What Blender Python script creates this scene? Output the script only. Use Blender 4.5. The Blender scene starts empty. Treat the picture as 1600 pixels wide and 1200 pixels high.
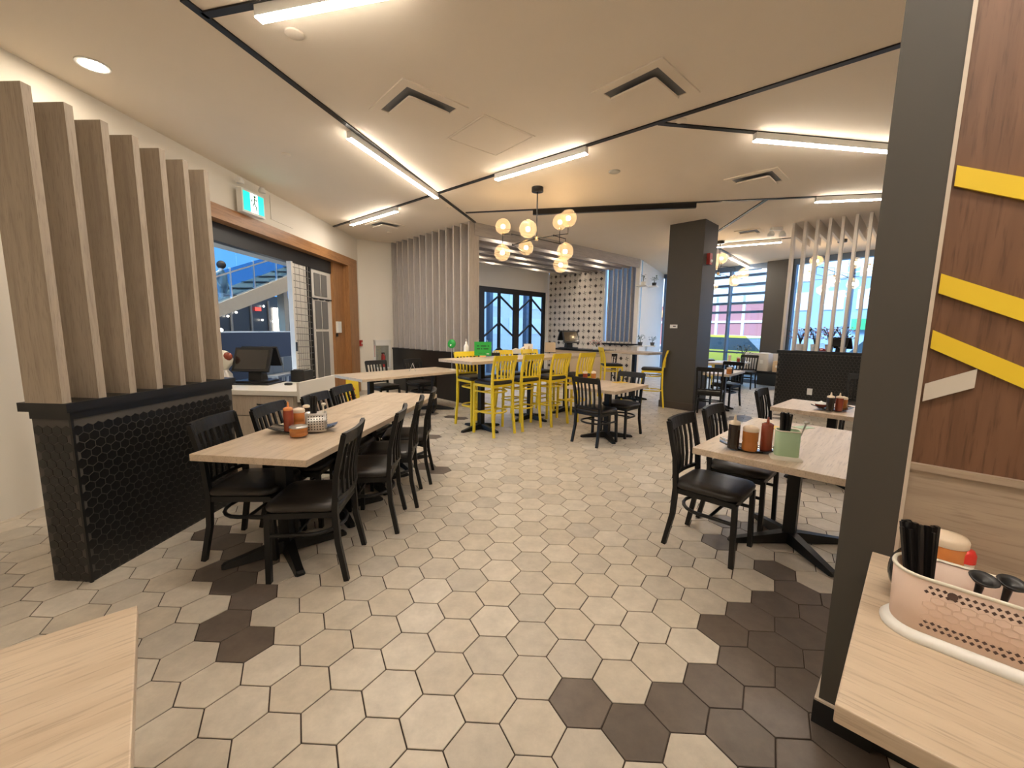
import bpy, math, random
from mathutils import Matrix, Vector
random.seed(7)
R = math.radians
# ------------------------------------------------------------------ camera
FPX, PITCH, ROLL, HEX_YAW, CAM_H = 638.96, R(7.522), R(-0.794), R(-2.2365), 1.503
cp, sp, cr, sr = math.cos(PITCH), math.sin(PITCH), math.cos(ROLL), math.sin(ROLL)
scn = bpy.context.scene
COL = scn.collection
cam_d = bpy.data.cameras.new('camera'); cam = bpy.data.objects.new('camera', cam_d); COL.objects.link(cam)
cam_d.sensor_width = 36; cam_d.lens = 36 * FPX / 1600; cam_d.clip_start = .05; cam_d.clip_end = 500
fw = Vector((0, cp, -sp)); up0 = Vector((0, sp, cp)); rt0 = Vector((1, 0, 0))
rt = rt0 * cr - up0 * sr; up = rt0 * sr + up0 * cr
cam.matrix_world = Matrix(((rt.x, up.x, -fw.x, 0), (rt.y, up.y, -fw.y, 0), (rt.z, up.z, -fw.z, CAM_H), (0, 0, 0, 1)))
scn.camera = cam
# ------------------------------------------------------------------ world and exposure
world = bpy.data.worlds.new('world'); scn.world = world; world.use_nodes = True
wn = world.node_tree.nodes; wn.clear()
wo = wn.new('ShaderNodeOutputWorld'); wb = wn.new('ShaderNodeBackground')
wb.inputs[0].default_value = (.40, .66, 1, 1); wb.inputs[1].default_value = 2.2
world.node_tree.links.new(wb.outputs[0], wo.inputs[0])
scn.view_settings.view_transform = 'Standard'; scn.view_settings.look = 'None'
scn.view_settings.gamma = 1; scn.view_settings.use_curve_mapping = False
scn.view_settings.exposure = 0.56
sun_d = bpy.data.lights.new('sun', 'SUN'); sun_d.energy = 5.0; sun_d.angle = R(20); sun_d.color = (.86, .94, 1)
sun = bpy.data.objects.new('sun', sun_d); COL.objects.link(sun); sun.rotation_euler = Vector((.55, .5, -.67)).to_track_quat('-Z', 'Y').to_euler()
LED_STRENGTH = 66.0
# ------------------------------------------------------------------ pixel helpers: a pixel is a direction, the surface gives the distance
def ray(px, py):
    u, v = (px - 800) / FPX, (600 - py) / FPX
    u, v = u * cr + v * sr, -u * sr + v * cr
    return Vector((u, cp + v * sp, -sp + v * cp))
def at_z(px, py, z=0.):
    d = ray(px, py); return d * ((z - CAM_H) / d.z) + Vector((0, 0, CAM_H))
def at_y(px, py, y):
    d = ray(px, py); return d * (y / d.y) + Vector((0, 0, CAM_H))
class Frame:                       # vertical working plane: local x along it, local y its left normal
    def __init__(s, x, y, ang): s.o = Vector((x, y, 0)); s.a = ang; s.d = Vector((math.cos(ang), math.sin(ang), 0)); s.n = Vector((-s.d.y, s.d.x, 0))
    def hit(s, px, py, off=0.):    # local (x, z) where the pixel meets the plane local y = off
        d = ray(px, py); o = s.o + s.n * off; t = s.n.dot(o) / s.n.dot(d); p = d * t
        return (p - o).dot(s.d), p.z + CAM_H
    def w(s, x, y=0., z=0.): return s.o + s.d * x + s.n * y + Vector((0, 0, z))
    @property
    def loc(s): return tuple(s.o)
# ------------------------------------------------------------------ materials
M = {}
def _new(name):
    m = bpy.data.materials.new(name); m.use_nodes = True; nt = m.node_tree
    return m, nt, nt.nodes['Principled BSDF'], nt.links
def mat(name, col, rough=.5, metal=0., var=0., vs=6., bump=0., bs=60., emis=None, estr=0., coat=0., spec=.5, stretch=None):
    m, nt, b, L = _new(name)
    b.inputs['Base Color'].default_value = (*col, 1); b.inputs['Roughness'].default_value = rough
    b.inputs['Metallic'].default_value = metal; b.inputs['Specular IOR Level'].default_value = spec
    if coat: b.inputs['Coat Weight'].default_value = coat
    if emis: b.inputs['Emission Color'].default_value = (*emis, 1); b.inputs['Emission Strength'].default_value = estr
    if var or bump:
        tc = nt.nodes.new('ShaderNodeTexCoord'); mp = nt.nodes.new('ShaderNodeMapping'); L.new(tc.outputs['Object'], mp.inputs[0])
        if stretch: mp.inputs['Scale'].default_value = stretch
    if var:
        n = nt.nodes.new('ShaderNodeTexNoise'); n.inputs['Scale'].default_value = vs; n.inputs['Detail'].default_value = 6; L.new(mp.outputs[0], n.inputs[0])
        mx = nt.nodes.new('ShaderNodeMix'); mx.data_type = 'RGBA'
        mx.inputs[6].default_value = tuple(max(0, c * (1 - var)) for c in col) + (1,); mx.inputs[7].default_value = tuple(min(1, c * (1 + var)) for c in col) + (1,)
        L.new(n.outputs[0], mx.inputs[0]); L.new(mx.outputs[2], b.inputs['Base Color'])
    if bump:
        n2 = nt.nodes.new('ShaderNodeTexNoise'); n2.inputs['Scale'].default_value = bs; L.new(mp.outputs[0], n2.inputs[0])
        bp = nt.nodes.new('ShaderNodeBump'); bp.inputs['Strength'].default_value = bump; bp.inputs['Distance'].default_value = .01
        L.new(n2.outputs[0], bp.inputs['Height']); L.new(bp.outputs[0], b.inputs['Normal'])
    M[name] = m; return m
def wood(name, c1, c2, c3, axis=0, scale=3., rough=.45, knots=True):
    m, nt, b, L = _new(name); N = nt.nodes
    tc = N.new('ShaderNodeTexCoord'); mp = N.new('ShaderNodeMapping'); oi = N.new('ShaderNodeObjectInfo')
    L.new(tc.outputs['Object'], mp.inputs[0])
    vm = N.new('ShaderNodeCombineXYZ'); ml = N.new('ShaderNodeMath'); ml.operation = 'MULTIPLY'; ml.inputs[1].default_value = 30
    L.new(oi.outputs['Random'], ml.inputs[0]); L.new(ml.outputs[0], vm.inputs[0]); L.new(ml.outputs[0], vm.inputs[1]); L.new(vm.outputs[0], mp.inputs['Location'])
    s = [scale * 4] * 3; s[axis] = scale * .28; mp.inputs['Scale'].default_value = s
    n1 = N.new('ShaderNodeTexNoise'); n1.inputs['Scale'].default_value = 1.6; n1.inputs['Detail'].default_value = 8; n1.inputs['Distortion'].default_value = 1.4
    L.new(mp.outputs[0], n1.inputs[0])
    rp = N.new('ShaderNodeValToRGB'); e = rp.color_ramp.elements
    e[0].position = .32; e[0].color = (*c2, 1); e[1].position = .68; e[1].color = (*c1, 1)
    k = rp.color_ramp.elements.new(.48); k.color = (*[(x * .6 + y * .4) for x, y in zip(c1, c2)], 1)
    L.new(n1.outputs[0], rp.inputs[0])
    n2 = N.new('ShaderNodeTexNoise'); n2.inputs['Scale'].default_value = 14; n2.inputs['Detail'].default_value = 4; L.new(mp.outputs[0], n2.inputs[0])
    r2 = N.new('ShaderNodeValToRGB'); r2.color_ramp.elements[0].position = .53; r2.color_ramp.elements[1].position = .74
    r2.color_ramp.elements[0].color = (0, 0, 0, 1); r2.color_ramp.elements[1].color = (.7, .7, .7, 1)
    L.new(n2.outputs[0], r2.inputs[0])
    mx = N.new('ShaderNodeMix'); mx.data_type = 'RGBA'; mx.inputs[7].default_value = (*c3, 1)
    L.new(r2.outputs[0], mx.inputs[0]); L.new(rp.outputs[0], mx.inputs[6])
    out = mx.outputs[2]
    if knots:
        m2 = N.new('ShaderNodeMapping'); L.new(tc.outputs['Object'], m2.inputs[0]); L.new(vm.outputs[0], m2.inputs['Location']); k3 = [3.2] * 3; k3[axis] = 1.7; m2.inputs['Scale'].default_value = k3
        nd = N.new('ShaderNodeTexNoise'); nd.inputs['Scale'].default_value = 6; L.new(m2.outputs[0], nd.inputs[0])
        av = N.new('ShaderNodeMix'); av.data_type = 'VECTOR'; av.inputs[0].default_value = .10; L.new(m2.outputs[0], av.inputs[4]); L.new(nd.outputs['Color'], av.inputs[5])
        vo = N.new('ShaderNodeTexVoronoi'); vo.inputs['Scale'].default_value = 1.0; L.new(av.outputs[1], vo.inputs['Vector'])
        kr = N.new('ShaderNodeValToRGB'); kr.color_ramp.elements[0].position = .03; kr.color_ramp.elements[0].color = (.75, .75, .75, 1); kr.color_ramp.elements[1].position = .15; kr.color_ramp.elements[1].color = (0, 0, 0, 1)
        L.new(vo.outputs['Distance'], kr.inputs[0])
        mk = N.new('ShaderNodeMix'); mk.data_type = 'RGBA'; mk.inputs[7].default_value = (*[c * .85 for c in c3], 1); L.new(kr.outputs[0], mk.inputs[0]); L.new(out, mk.inputs[6]); out = mk.outputs[2]
    L.new(out, b.inputs['Base Color'])
    b.inputs['Roughness'].default_value = rough
    M[name] = m; return m
def tile_mat(name, base, v, rough, mott=.18):
    m, nt, b, L = _new(name); N = nt.nodes
    oi = N.new('ShaderNodeObjectInfo'); ge = N.new('ShaderNodeNewGeometry'); ad = N.new('ShaderNodeMath'); ad.operation = 'ADD'
    fr = N.new('ShaderNodeMath'); fr.operation = 'FRACT'; L.new(oi.outputs['Random'], ad.inputs[0]); L.new(ge.outputs['Random Per Island'], ad.inputs[1]); L.new(ad.outputs[0], fr.inputs[0])
    rp = N.new('ShaderNodeValToRGB'); e = rp.color_ramp.elements
    e[0].color = (*[c * (1 - v) for c in base], 1); e[1].color = (*[min(1, c * (1 + v * .7)) for c in base], 1)
    kk = rp.color_ramp.elements.new(.5); kk.color = (base[0] * 1.0, base[1] * .97, base[2] * .92, 1)
    L.new(fr.outputs[0], rp.inputs[0])
    ns = N.new('ShaderNodeTexNoise'); ns.inputs['Scale'].default_value = 9; ns.inputs['Detail'].default_value = 9; ns.inputs['Roughness'].default_value = .7
    L.new(ge.outputs['Position'], ns.inputs[0])
    mr = N.new('ShaderNodeMapRange'); mr.inputs['From Min'].default_value = .25; mr.inputs['From Max'].default_value = .75
    mr.inputs['To Min'].default_value = 1 - mott; mr.inputs['To Max'].default_value = 1 + mott; L.new(ns.outputs[0], mr.inputs[0])
    mx = N.new('ShaderNodeVectorMath'); mx.operation = 'SCALE'; L.new(rp.outputs[0], mx.inputs[0]); L.new(mr.outputs[0], mx.inputs['Scale'])
    L.new(mx.outputs[0], b.inputs['Base Color']); b.inputs['Roughness'].default_value = rough
    M[name] = m; return m
def glass(name, tint=(1, 1, 1), gl=.12, rough=.02):
    m = bpy.data.materials.new(name); m.use_nodes = True; nt = m.node_tree; nt.nodes.clear(); N = nt.nodes; L = nt.links
    o = N.new('ShaderNodeOutputMaterial'); t = N.new('ShaderNodeBsdfTransparent'); g = N.new('ShaderNodeBsdfGlossy'); mx = N.new('ShaderNodeMixShader'); f = N.new('ShaderNodeLayerWeight')
    t.inputs[0].default_value = (*tint, 1); g.inputs['Roughness'].default_value = rough; f.inputs[0].default_value = .5
    pw = N.new('ShaderNodeMath'); pw.operation = 'POWER'; pw.inputs[1].default_value = 4.; L.new(f.outputs['Facing'], pw.inputs[0])
    ad = N.new('ShaderNodeMath'); ad.operation = 'MULTIPLY_ADD'; ad.inputs[1].default_value = .7; ad.inputs[2].default_value = gl * .3
    L.new(pw.outputs[0], ad.inputs[0]); L.new(ad.outputs[0], mx.inputs[0]); L.new(t.outputs[0], mx.inputs[1]); L.new(g.outputs[0], mx.inputs[2]); L.new(mx.outputs[0], o.inputs[0])
    M[name] = m; return m
def emit(name, col, s):
    m = bpy.data.materials.new(name); m.use_nodes = True; nt = m.node_tree; nt.nodes.clear()
    o = nt.nodes.new('ShaderNodeOutputMaterial'); e = nt.nodes.new('ShaderNodeEmission'); e.inputs[0].default_value = (*col, 1); e.inputs[1].default_value = s
    nt.links.new(e.outputs[0], o.inputs[0]); M[name] = m; return m
def mark_tile(name, kind):
    # ceramic tile: cream ground with a dark painted diamond or a four-bladed pinwheel in its own centre
    m, nt, b, L = _new(name); N = nt.nodes
    tc = N.new('ShaderNodeTexCoord'); sx = N.new('ShaderNodeSeparateXYZ'); L.new(tc.outputs['Object'], sx.inputs[0])
    def mth(op, a, bb=None):
        n = N.new('ShaderNodeMath'); n.operation = op
        for i, q in enumerate((a, bb)):
            if q is None: continue
            if isinstance(q, (int, float)): n.inputs[i].default_value = q
            else: L.new(q, n.inputs[i])
        return n.outputs[0]
    ax = mth('ABSOLUTE', sx.outputs[0]); az = mth('ABSOLUTE', sx.outputs[2]); d = mth('ADD', ax, az)
    if kind == 'diamond': k = mth('LESS_THAN', d, .06)
    else:
        ang = mth('ARCTAN2', sx.outputs[2], sx.outputs[0]); s4 = mth('SINE', mth('MULTIPLY', ang, 4.)); k = mth('MULTIPLY', mth('GREATER_THAN', s4, .05), mth('LESS_THAN', d, .066))
    ring = mth('MULTIPLY', mth('GREATER_THAN', d, .088), mth('LESS_THAN', d, .098))
    c1 = N.new('ShaderNodeMix'); c1.data_type = 'RGBA'; c1.inputs[6].default_value = (.72, .66, .58, 1); c1.inputs[7].default_value = (.5, .45, .39, 1); L.new(ring, c1.inputs[0])
    c2 = N.new('ShaderNodeMix'); c2.data_type = 'RGBA'; c2.inputs[7].default_value = (.035, .025, .02, 1); L.new(k, c2.inputs[0]); L.new(c1.outputs[2], c2.inputs[6]); L.new(c2.outputs[2], b.inputs['Base Color'])
    b.inputs['Roughness'].default_value = .35
    M[name] = m
mat('ceiling_paint', (.83, .73, .60), .85, var=.02, vs=3)
mat('wall_paint', (.84, .79, .70), .8, var=.02, vs=2)
mat('white_wall', (.82, .82, .82), .8, var=.02)
mat('grout', (.05, .035, .026), .9)
tile_mat('light_tile', (.56, .505, .43), .13, .42)
tile_mat('dark_tile', (.125, .10, .083), .2, .40, .25)
mat('black_tile', (.008, .008, .008), .30, var=.3)
mat('tile_grout', (.085, .078, .07), .8)
mat('black_cap', (.007, .007, .007), .4, var=.3)
mat('black_metal', (.008, .0075, .007), .40, var=.25, vs=20, spec=.35)
mat('vinyl', (.016, .013, .0105), .36, var=.2, bump=.15, bs=180)
mat('yellow', (.90, .66, .03), .36, var=.05)
mat('yellow_stripe', (.88, .62, .03), .5)
wood('table_wood', (.66, .535, .40), (.54, .42, .30), (.34, .25, .18), 0, 2.0, .36)
wood('slat_wood', (.46, .385, .30), (.36, .295, .225), (.25, .20, .15), 2, 3., .6, knots=False)
wood('grey_slat', (.50, .45, .40), (.41, .365, .32), (.32, .28, .24), 2, 3., .6, knots=False)
wood('canopy_slat', (.45, .42, .40), (.36, .335, .315), (.28, .26, .24), 0, 3., .6, knots=False)
wood('walnut', (.20, .098, .052), (.13, .06, .03), (.07, .03, .016), 2, 2.2, .45)
wood('wainscot_wood', (.45, .36, .27), (.36, .28, .21), (.25, .19, .14), 0, 2.4, .5, knots=False)
wood('door_wood', (.42, .21, .085), (.30, .14, .05), (.18, .08, .03), 2, 2.5, .42, knots=False)
wood('beam_wood', (.42, .21, .085), (.30, .14, .05), (.18, .08, .03), 0, 2.5, .42, knots=False)
wood('cabinet_wood', (.56, .47, .37), (.48, .39, .30), (.36, .29, .22), 2, 3., .5, knots=False)
mat('counter_white', (.82, .78, .70), .35)
mat('pillar_grey', (.062, .055, .045), .6, var=.08, vs=3)
mat('pillar_base', (.06, .045, .035), .5)
mat('base_black', (.012, .012, .012), .4)
mat('base_trim', (.62, .53, .43), .5)
mat('white_plastic', (.85, .84, .80), .4)
mat('white_slat', (.66, .60, .52), .6, var=.05)
mat('metal', (.62, .60, .57), .3, metal=.9)
mat('grey_door', (.66, .63, .58), .45, var=.05)
mat('mesh_grey', (.17, .165, .16), .5)
mat('brass', (.70, .52, .30), .3, metal=.9)
mat('rod_black', (.02, .018, .017), .35, metal=.4)
mat('screen', (.025, .022, .02), .12, coat=.5)
mat('black_plastic', (.012, .012, .013), .4)
mat('red', (.42, .03, .025), .4)
mat('red_bright', (.7, .04, .03), .4)
mat('bottle_white', (.86, .82, .76), .35)
mat('sauce_brown', (.028, .018, .013), .25, coat=.3)
mat('sauce_amber', (.48, .17, .035), .22, coat=.4)
mat('sauce_orange', (.72, .26, .07), .25, coat=.4)
mat('sauce_red', (.30, .055, .025), .25, coat=.4)
mat('cap_cream', (.80, .66, .50), .4)
mat('tray_black', (.014, .013, .014), .18, coat=.5)
mat('mint', (.42, .58, .36), .4)
mat('cream', (.83, .78, .66), .4)
mat('pink', (.74, .55, .44), .45)
mat('pink_dark', (.10, .06, .05), .6)
mat('chopstick', (.012, .011, .011), .3)
mat('sign_green', (.02, .36, .05), .5)
mat('sign_dark', (.01, .10, .02), .5)
mat('sign_orange', (.85, .45, .2), .5)
mat('kraft', (.62, .47, .31), .7, var=.08)
mat('paper', (.85, .80, .72), .7)
mat('caution', (.85, .55, .03), .45)
mat('leaf', (.035, .075, .028), .5, var=.4)
mat('leaf_dark', (.03, .04, .03), .5, var=.4)
mat('petal', (.50, .05, .06), .5, var=.3)
mat('pot_white', (.75, .74, .72), .4)
mat('pot_dark', (.04, .04, .045), .5)
mat('exit_green', (.0, .45, .36), .4, emis=(.0, .55, .42), estr=1.2)
mat('exit_white', (.9, .95, .95), .4, emis=(.75, .95, .95), estr=1.2)
emit('led', (1, .90, .775), LED_STRENGTH)
emit('bulb', (1, .74, .45), 60)
emit('spot', (1, .86, .68), 110)
glass('globe_glass', (1, .92, .78), .1, .06)
_nt = M['globe_glass'].node_tree; _tr = _nt.nodes.new('ShaderNodeBsdfTranslucent'); _tr.inputs[0].default_value = (1, .86, .66, 1); _mx = _nt.nodes.new('ShaderNodeMixShader'); _mx.inputs[0].default_value = .13
_o = [n for n in _nt.nodes if n.type == 'OUTPUT_MATERIAL'][0]; _old = _o.inputs[0].links[0].from_socket
_nt.links.new(_old, _mx.inputs[1]); _nt.links.new(_tr.outputs[0], _mx.inputs[2]); _nt.links.new(_mx.outputs[0], _o.inputs[0])
glass('window_glass', (.86, .94, 1), .12)
glass('rail_glass', (.42, .60, .74), .1)
glass('cabinet_glass', (.9, .92, .92), .2)
mat('frame_black', (.012, .012, .014), .4)
mat('mullion', (.10, .15, .23), .4)
mat('asphalt', (.20, .21, .23), .9, var=.1)
mat('facade_blue', (.30, .42, .60), .7)
mat('facade_white', (.70, .73, .78), .7)
mat('facade_pane', (.78, .86, .92), .3)
mat('shop_red', (.46, .19, .20), .6)
mat('shop_green', (.05, .5, .18), .6)
mat('car_yellow', (.75, .72, .10), .25, coat=.5)
mat('car_white', (.7, .72, .74), .25, coat=.5)
mat('car_teal', (.25, .55, .55), .25, coat=.5)
mat('tyre', (.02, .02, .02), .8)
mat('car_glass', (.05, .08, .11), .1)
mat('concourse_dark', (.010, .011, .016), .4)
mat('parapet_blue', (.018, .026, .055), .5)
mat('stringer', (.40, .35, .28), .6, var=.05)
mat('soffit', (.52, .50, .44), .7)
mat('skin', (.55, .36, .26), .6)
mat('hair', (.02, .015, .012), .6)
mat('shirt', (.65, .62, .6), .8)
mat('trousers', (.03, .035, .05), .8)
emit('shop_lamp', (1, .93, .8), 9)
emit('escalator_fill', (1, .84, .62), 170)
glass('sky_tint_glass', (.34, .50, .62), .05)
emit('shop_red_lamp', (1, .05, .04), 2.5)
mark_tile('diamond_tile', 'diamond'); mark_tile('pinwheel_tile', 'pin')
# ------------------------------------------------------------------ mesh builder
class MB:
    def __init__(s): s.v = []; s.f = []; s.sm = []
    def add(s, vs, fs, smooth=False):
        o = len(s.v); s.v += [tuple(q) for q in vs]; s.f += [tuple(i + o for i in f) for f in fs]; s.sm += [smooth] * len(fs); return s
    def box(s, x0, y0, z0, x1, y1, z1):
        x0, x1 = min(x0, x1), max(x0, x1); y0, y1 = min(y0, y1), max(y0, y1); z0, z1 = min(z0, z1), max(z0, z1)
        return s.add([(x0, y0, z0), (x1, y0, z0), (x1, y1, z0), (x0, y1, z0), (x0, y0, z1), (x1, y0, z1), (x1, y1, z1), (x0, y1, z1)],
                     [(3, 2, 1, 0), (4, 5, 6, 7), (0, 1, 5, 4), (1, 2, 6, 5), (2, 3, 7, 6), (3, 0, 4, 7)])
    def prism(s, poly, z0, z1, axis='z'):
        n = len(poly)
        f = {'z': lambda a, b, c: (a, b, c), 'y': lambda a, b, c: (a, c, b), 'x': lambda a, b, c: (c, a, b)}[axis]
        vs = [f(a, b, z0) for a, b in poly] + [f(a, b, z1) for a, b in poly]
        fs = [tuple(range(n))[::-1], tuple(range(n, 2 * n))] + [(i, (i + 1) % n, n + (i + 1) % n, n + i) for i in range(n)]
        if axis == 'y': fs = [q[::-1] for q in fs]
        return s.add(vs, fs)
    def bar(s, a, b, w, h, upv=(0, 0, 1)):
        a, b = Vector(a), Vector(b); d = (b - a).normalized(); u = Vector(upv)
        if abs(d.dot(u)) > .98: u = Vector((0, 1, 0))
        x = d.cross(u).normalized() * (w / 2); y = x.cross(d).normalized() * (h / 2)
        vs = [a - x - y, a + x - y, a + x + y, a - x + y, b - x - y, b + x - y, b + x + y, b - x + y]
        return s.add(vs, [(3, 2, 1, 0), (4, 5, 6, 7), (0, 1, 5, 4), (1, 2, 6, 5), (2, 3, 7, 6), (3, 0, 4, 7)][:6])
    def tube(s, pts, r, n=8, closed=False, flat=None):
        pts = [Vector(q) for q in pts]; m = len(pts); rings = []; prev = None
        for i, q in enumerate(pts):
            a = pts[i - 1] if (i or closed) else q; b = pts[(i + 1) % m] if (i < m - 1 or closed) else q
            d = (b - a).normalized()
            u = Vector((0, 0, 1)) if prev is None else prev
            if abs(d.dot(u)) > .95 and prev is None: u = Vector((0, 1, 0))
            x = d.cross(u).normalized(); y = x.cross(d).normalized(); prev = y
            rr = r[i] if isinstance(r, (list, tuple)) else r
            ph = math.pi / 4 if n == 4 else 0
            rings.append([q + (x * math.cos(2 * math.pi * k / n + ph) + y * math.sin(2 * math.pi * k / n + ph)) * rr for k in range(n)])
        vs = [v for g in rings for v in g]; fs = []
        for i in range(m if closed else m - 1):
            j = (i + 1) % m
            for k in range(n): fs.append((i * n + k, i * n + (k + 1) % n, j * n + (k + 1) % n, j * n + k))
        s.add(vs, fs, n > 4)
        if not closed: s.add(rings[0], [tuple(range(n))[::-1]]); s.add(rings[-1], [tuple(range(n))])
        return s
    def lathe(s, prof, n=20, c=(0, 0, 0), sy=1., caps=True):
        vs = []; fs = []; m = len(prof)
        for r_, z in prof:
            for k in range(n):
                a = 2 * math.pi * k / n; vs.append((c[0] + r_ * math.cos(a), c[1] + r_ * math.sin(a) * sy, c[2] + z))
        for i in range(m - 1):
            for k in range(n): fs.append((i * n + k, i * n + (k + 1) % n, (i + 1) * n + (k + 1) % n, (i + 1) * n + k))
        s.add(vs, fs, True)
        if caps and prof[0][0] > 1e-4: s.add(vs[:n], [tuple(range(n))[::-1]])
        if caps and prof[-1][0] > 1e-4: s.add(vs[-n:], [tuple(range(n))])
        return s
    def ball(s, c, r_, nu=16, nv=10, sz=1.):
        return s.lathe([(max(1e-5, r_ * math.sin(math.pi * i / nv)), -r_ * sz * math.cos(math.pi * i / nv)) for i in range(nv + 1)], nu, c)
    def rings(s, loops, cap=True, smooth=True):   # lofted closed outlines
        n = len(loops[0]); vs = [v for g in loops for v in g]; fs = []
        for i in range(len(loops) - 1):
            for k in range(n): fs.append((i * n + k, i * n + (k + 1) % n, (i + 1) * n + (k + 1) % n, (i + 1) * n + k))
        s.add(vs, fs, smooth)
        if cap: s.add(loops[0], [tuple(range(n))[::-1]]); s.add(loops[-1], [tuple(range(n))])
        return s
    def mesh(s, name, m):
        me = bpy.data.meshes.new(name); me.from_pydata(s.v, [], s.f); me.polygons.foreach_set('use_smooth', s.sm); me.materials.append(M[m]); me.update(); return me
    def build(s, name, m, parent=None, loc=None, rz=0., bevel=0.):
        o = bpy.data.objects.new(name, s.mesh(name, m)); COL.objects.link(o)
        if parent: o.parent = parent
        if loc is not None: o.location = loc
        if rz: o.rotation_euler = (0, 0, rz)
        if bevel:
            b = o.modifiers.new('bevel', 'BEVEL'); b.width = bevel; b.segments = 2; b.limit_method = 'ANGLE'
        return o
def rrect(w, d, r, n=5):
    out = []
    for cx, cy, a0 in ((w / 2 - r, d / 2 - r, 0), (-w / 2 + r, d / 2 - r, 90), (-w / 2 + r, -d / 2 + r, 180), (w / 2 - r, -d / 2 + r, 270)):
        for k in range(n + 1): a = R(a0 + 90 * k / n); out.append((cx + r * math.cos(a), cy + r * math.sin(a)))
    return out
def tag(o, label, cat, group=None, kind=None):
    if label: o['label'] = label
    if cat: o['category'] = cat
    if group: o['group'] = group
    if kind: o['kind'] = kind
    return o
def thing(name, label, cat, loc=(0, 0, 0), rz=0., group=None):
    o = bpy.data.objects.new(name, None); COL.objects.link(o); o.empty_display_size = .1
    o.location = loc; o.rotation_euler = (0, 0, rz); return tag(o, label, cat, group)
def struct(o): o['kind'] = 'structure'; return o
def dup(root, loc, rz, label, group=None):
    r = root.copy(); COL.objects.link(r); r.location = loc; r.rotation_euler = (0, 0, rz); r['label'] = label
    if group: r['group'] = group
    for ch in KIDS[root.name]:
        c = ch.copy(); COL.objects.link(c); c.parent = r
        for g in KIDS.get(ch.name, ()):
            d = g.copy(); COL.objects.link(d); d.parent = c
    return r
KIDS = {}
def remember(root):
    for o in [root] + list(root.children): KIDS[o.name] = list(o.children)
    return root
CEIL = 3.55
# ------------------------------------------------------------------ wall frames
LW = Frame(-3.987, 0, R(88.04))          # left wall, room on local -y
SW = Frame(-.757, 8.20, R(135))          # slatted partition, room on local +y
DW = Frame(-2.9, 10.35, math.atan2(4.02, 4.12))   # entrance doors
PW = Frame(1.22, 14.37, R(-45))          # patterned tile wall
BW = Frame(3.62, 12.03, math.atan2(3.02, 1.78))   # plant wall
WW = Frame(5.40, 15.05, math.atan2(-.825, .565))  # street windows
RW = Frame(1.21, 1.42, R(-45))           # partition on the right, room on local -y
HW = Frame(-2.446, 2.22, math.atan2(1.20, .066))  # low black tiled wall
RS = Frame(5.16, 7.96, R(-45))           # far right low wall with slats
# ------------------------------------------------------------------ floor with hexagonal tiles
S = .13; r3 = math.sqrt(3); GAP = .0033
foot = [(-4.3, -3.3), (-3.76, 10.0), (-2.97, 10.55), (1.2, 14.6), (3.62, 12.22), (5.3, 15.3), (5.6, 15.2), (13.7, 3.4), (13.7, -3.3)]
floor = struct(MB().prism(foot, -.10, -.004).build('floor', 'grout'))
cy_, sy_ = math.cos(HEX_YAW), math.sin(HEX_YAW)
HX, HY = -.3416 * S, -12.4066 * S
def hexpos(c, h):
    d0 = 1.5 * c * S - HX; d1 = r3 * h * S - HY
    return d0 * cy_ - d1 * sy_, d0 * sy_ + d1 * cy_
def inside(x, y):
    k = False; n = len(foot)
    for i in range(n):
        (x1, y1), (x2, y2) = foot[i], foot[i - 1]
        if (y1 > y) != (y2 > y) and x < (x2 - x1) * (y - y1) / (y2 - y1) + x1: k = not k
    return k
DARK = {(-8, 1), (-7, .5), (-8, 2), (-9, 2.5), (-10, 3), (-9, 3.5), (-10, 4), (-12, 5), (-11, 4.5), (3, -.5), (2, -1), (1, -.5), (4, 0), (4, -1), (5, .5), (6, 1), (5, 1.5), (6, 2), (7, 2.5),
        (8, 3), (8, 2), (7, 1.5), (8, 4), (6, 0), (5, -.5), (7, .5), (5, -1.5), (6, -1), (7, -.5), (6, -2), (5, -2.5), (-5, 11.5), (-6, 12), (-7, 17.5), (-7, 23.5), (-6, 23), (-9, 24.5), (-10, 24), (7, 5.5), (8, 6), (8, 7), (9, 6.5),
        (-11, 6.5), (-9, 8.5), (18, 25), (19, 25.5), (20, 25), (21, 24.5), (19, 24.5), (22, 26), (17, 24.5), (23, 25.5), (20, 26), (24, 27), (26, 31), (27, 31.5), (28, 32), (29, 32.5), (30, 32), (9, 2.5), (9, 1.5), (8, 1), (9, .5), (8, 0), (10, 2), (10, 1)}
hexpoly = [((S - GAP) * math.cos(R(60 * k)), (S - GAP) * math.sin(R(60 * k))) for k in range(6)]
inn = [(x * .985, y * .985) for x, y in hexpoly]
def hex_mb(mb, ox, oy, rot):
    c, s_ = math.cos(rot), math.sin(rot); t = lambda p, z: (ox + p[0] * c - p[1] * s_, oy + p[0] * s_ + p[1] * c, z)
    mb.rings([[t(p, -.008) for p in hexpoly], [t(p, -.001) for p in hexpoly], [t(p, 0) for p in inn]], True, False)
cells = []
for c in range(-45, 100):
    for k in range(-30, 75):
        h = k + .5 * (c % 2); x, y = hexpos(c, h)
        if not inside(x, y): continue
        d = Vector((x, y, -CAM_H)); z = d.dot(fw)
        vis = z > .3 and abs(d.dot(rt) / z * FPX) < 730 and abs(d.dot(up) / z * FPX) < 620
        cells.append((0 if vis else 1, x * x + y * y, c, h, x, y))
cells.sort()
me = {}
for nm in ('light_tile', 'dark_tile'):
    mb = MB(); hex_mb(mb, 0, 0, 0); me[nm] = mb.mesh('floor_tile', nm)
for _, _, c, h, x, y in cells[:300]:
    o = bpy.data.objects.new('floor_tile', me['dark_tile' if (c, h) in DARK else 'light_tile']); COL.objects.link(o); o.parent = floor; o.location = (x, y, 0); o.rotation_euler = (0, 0, HEX_YAW)
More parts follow.
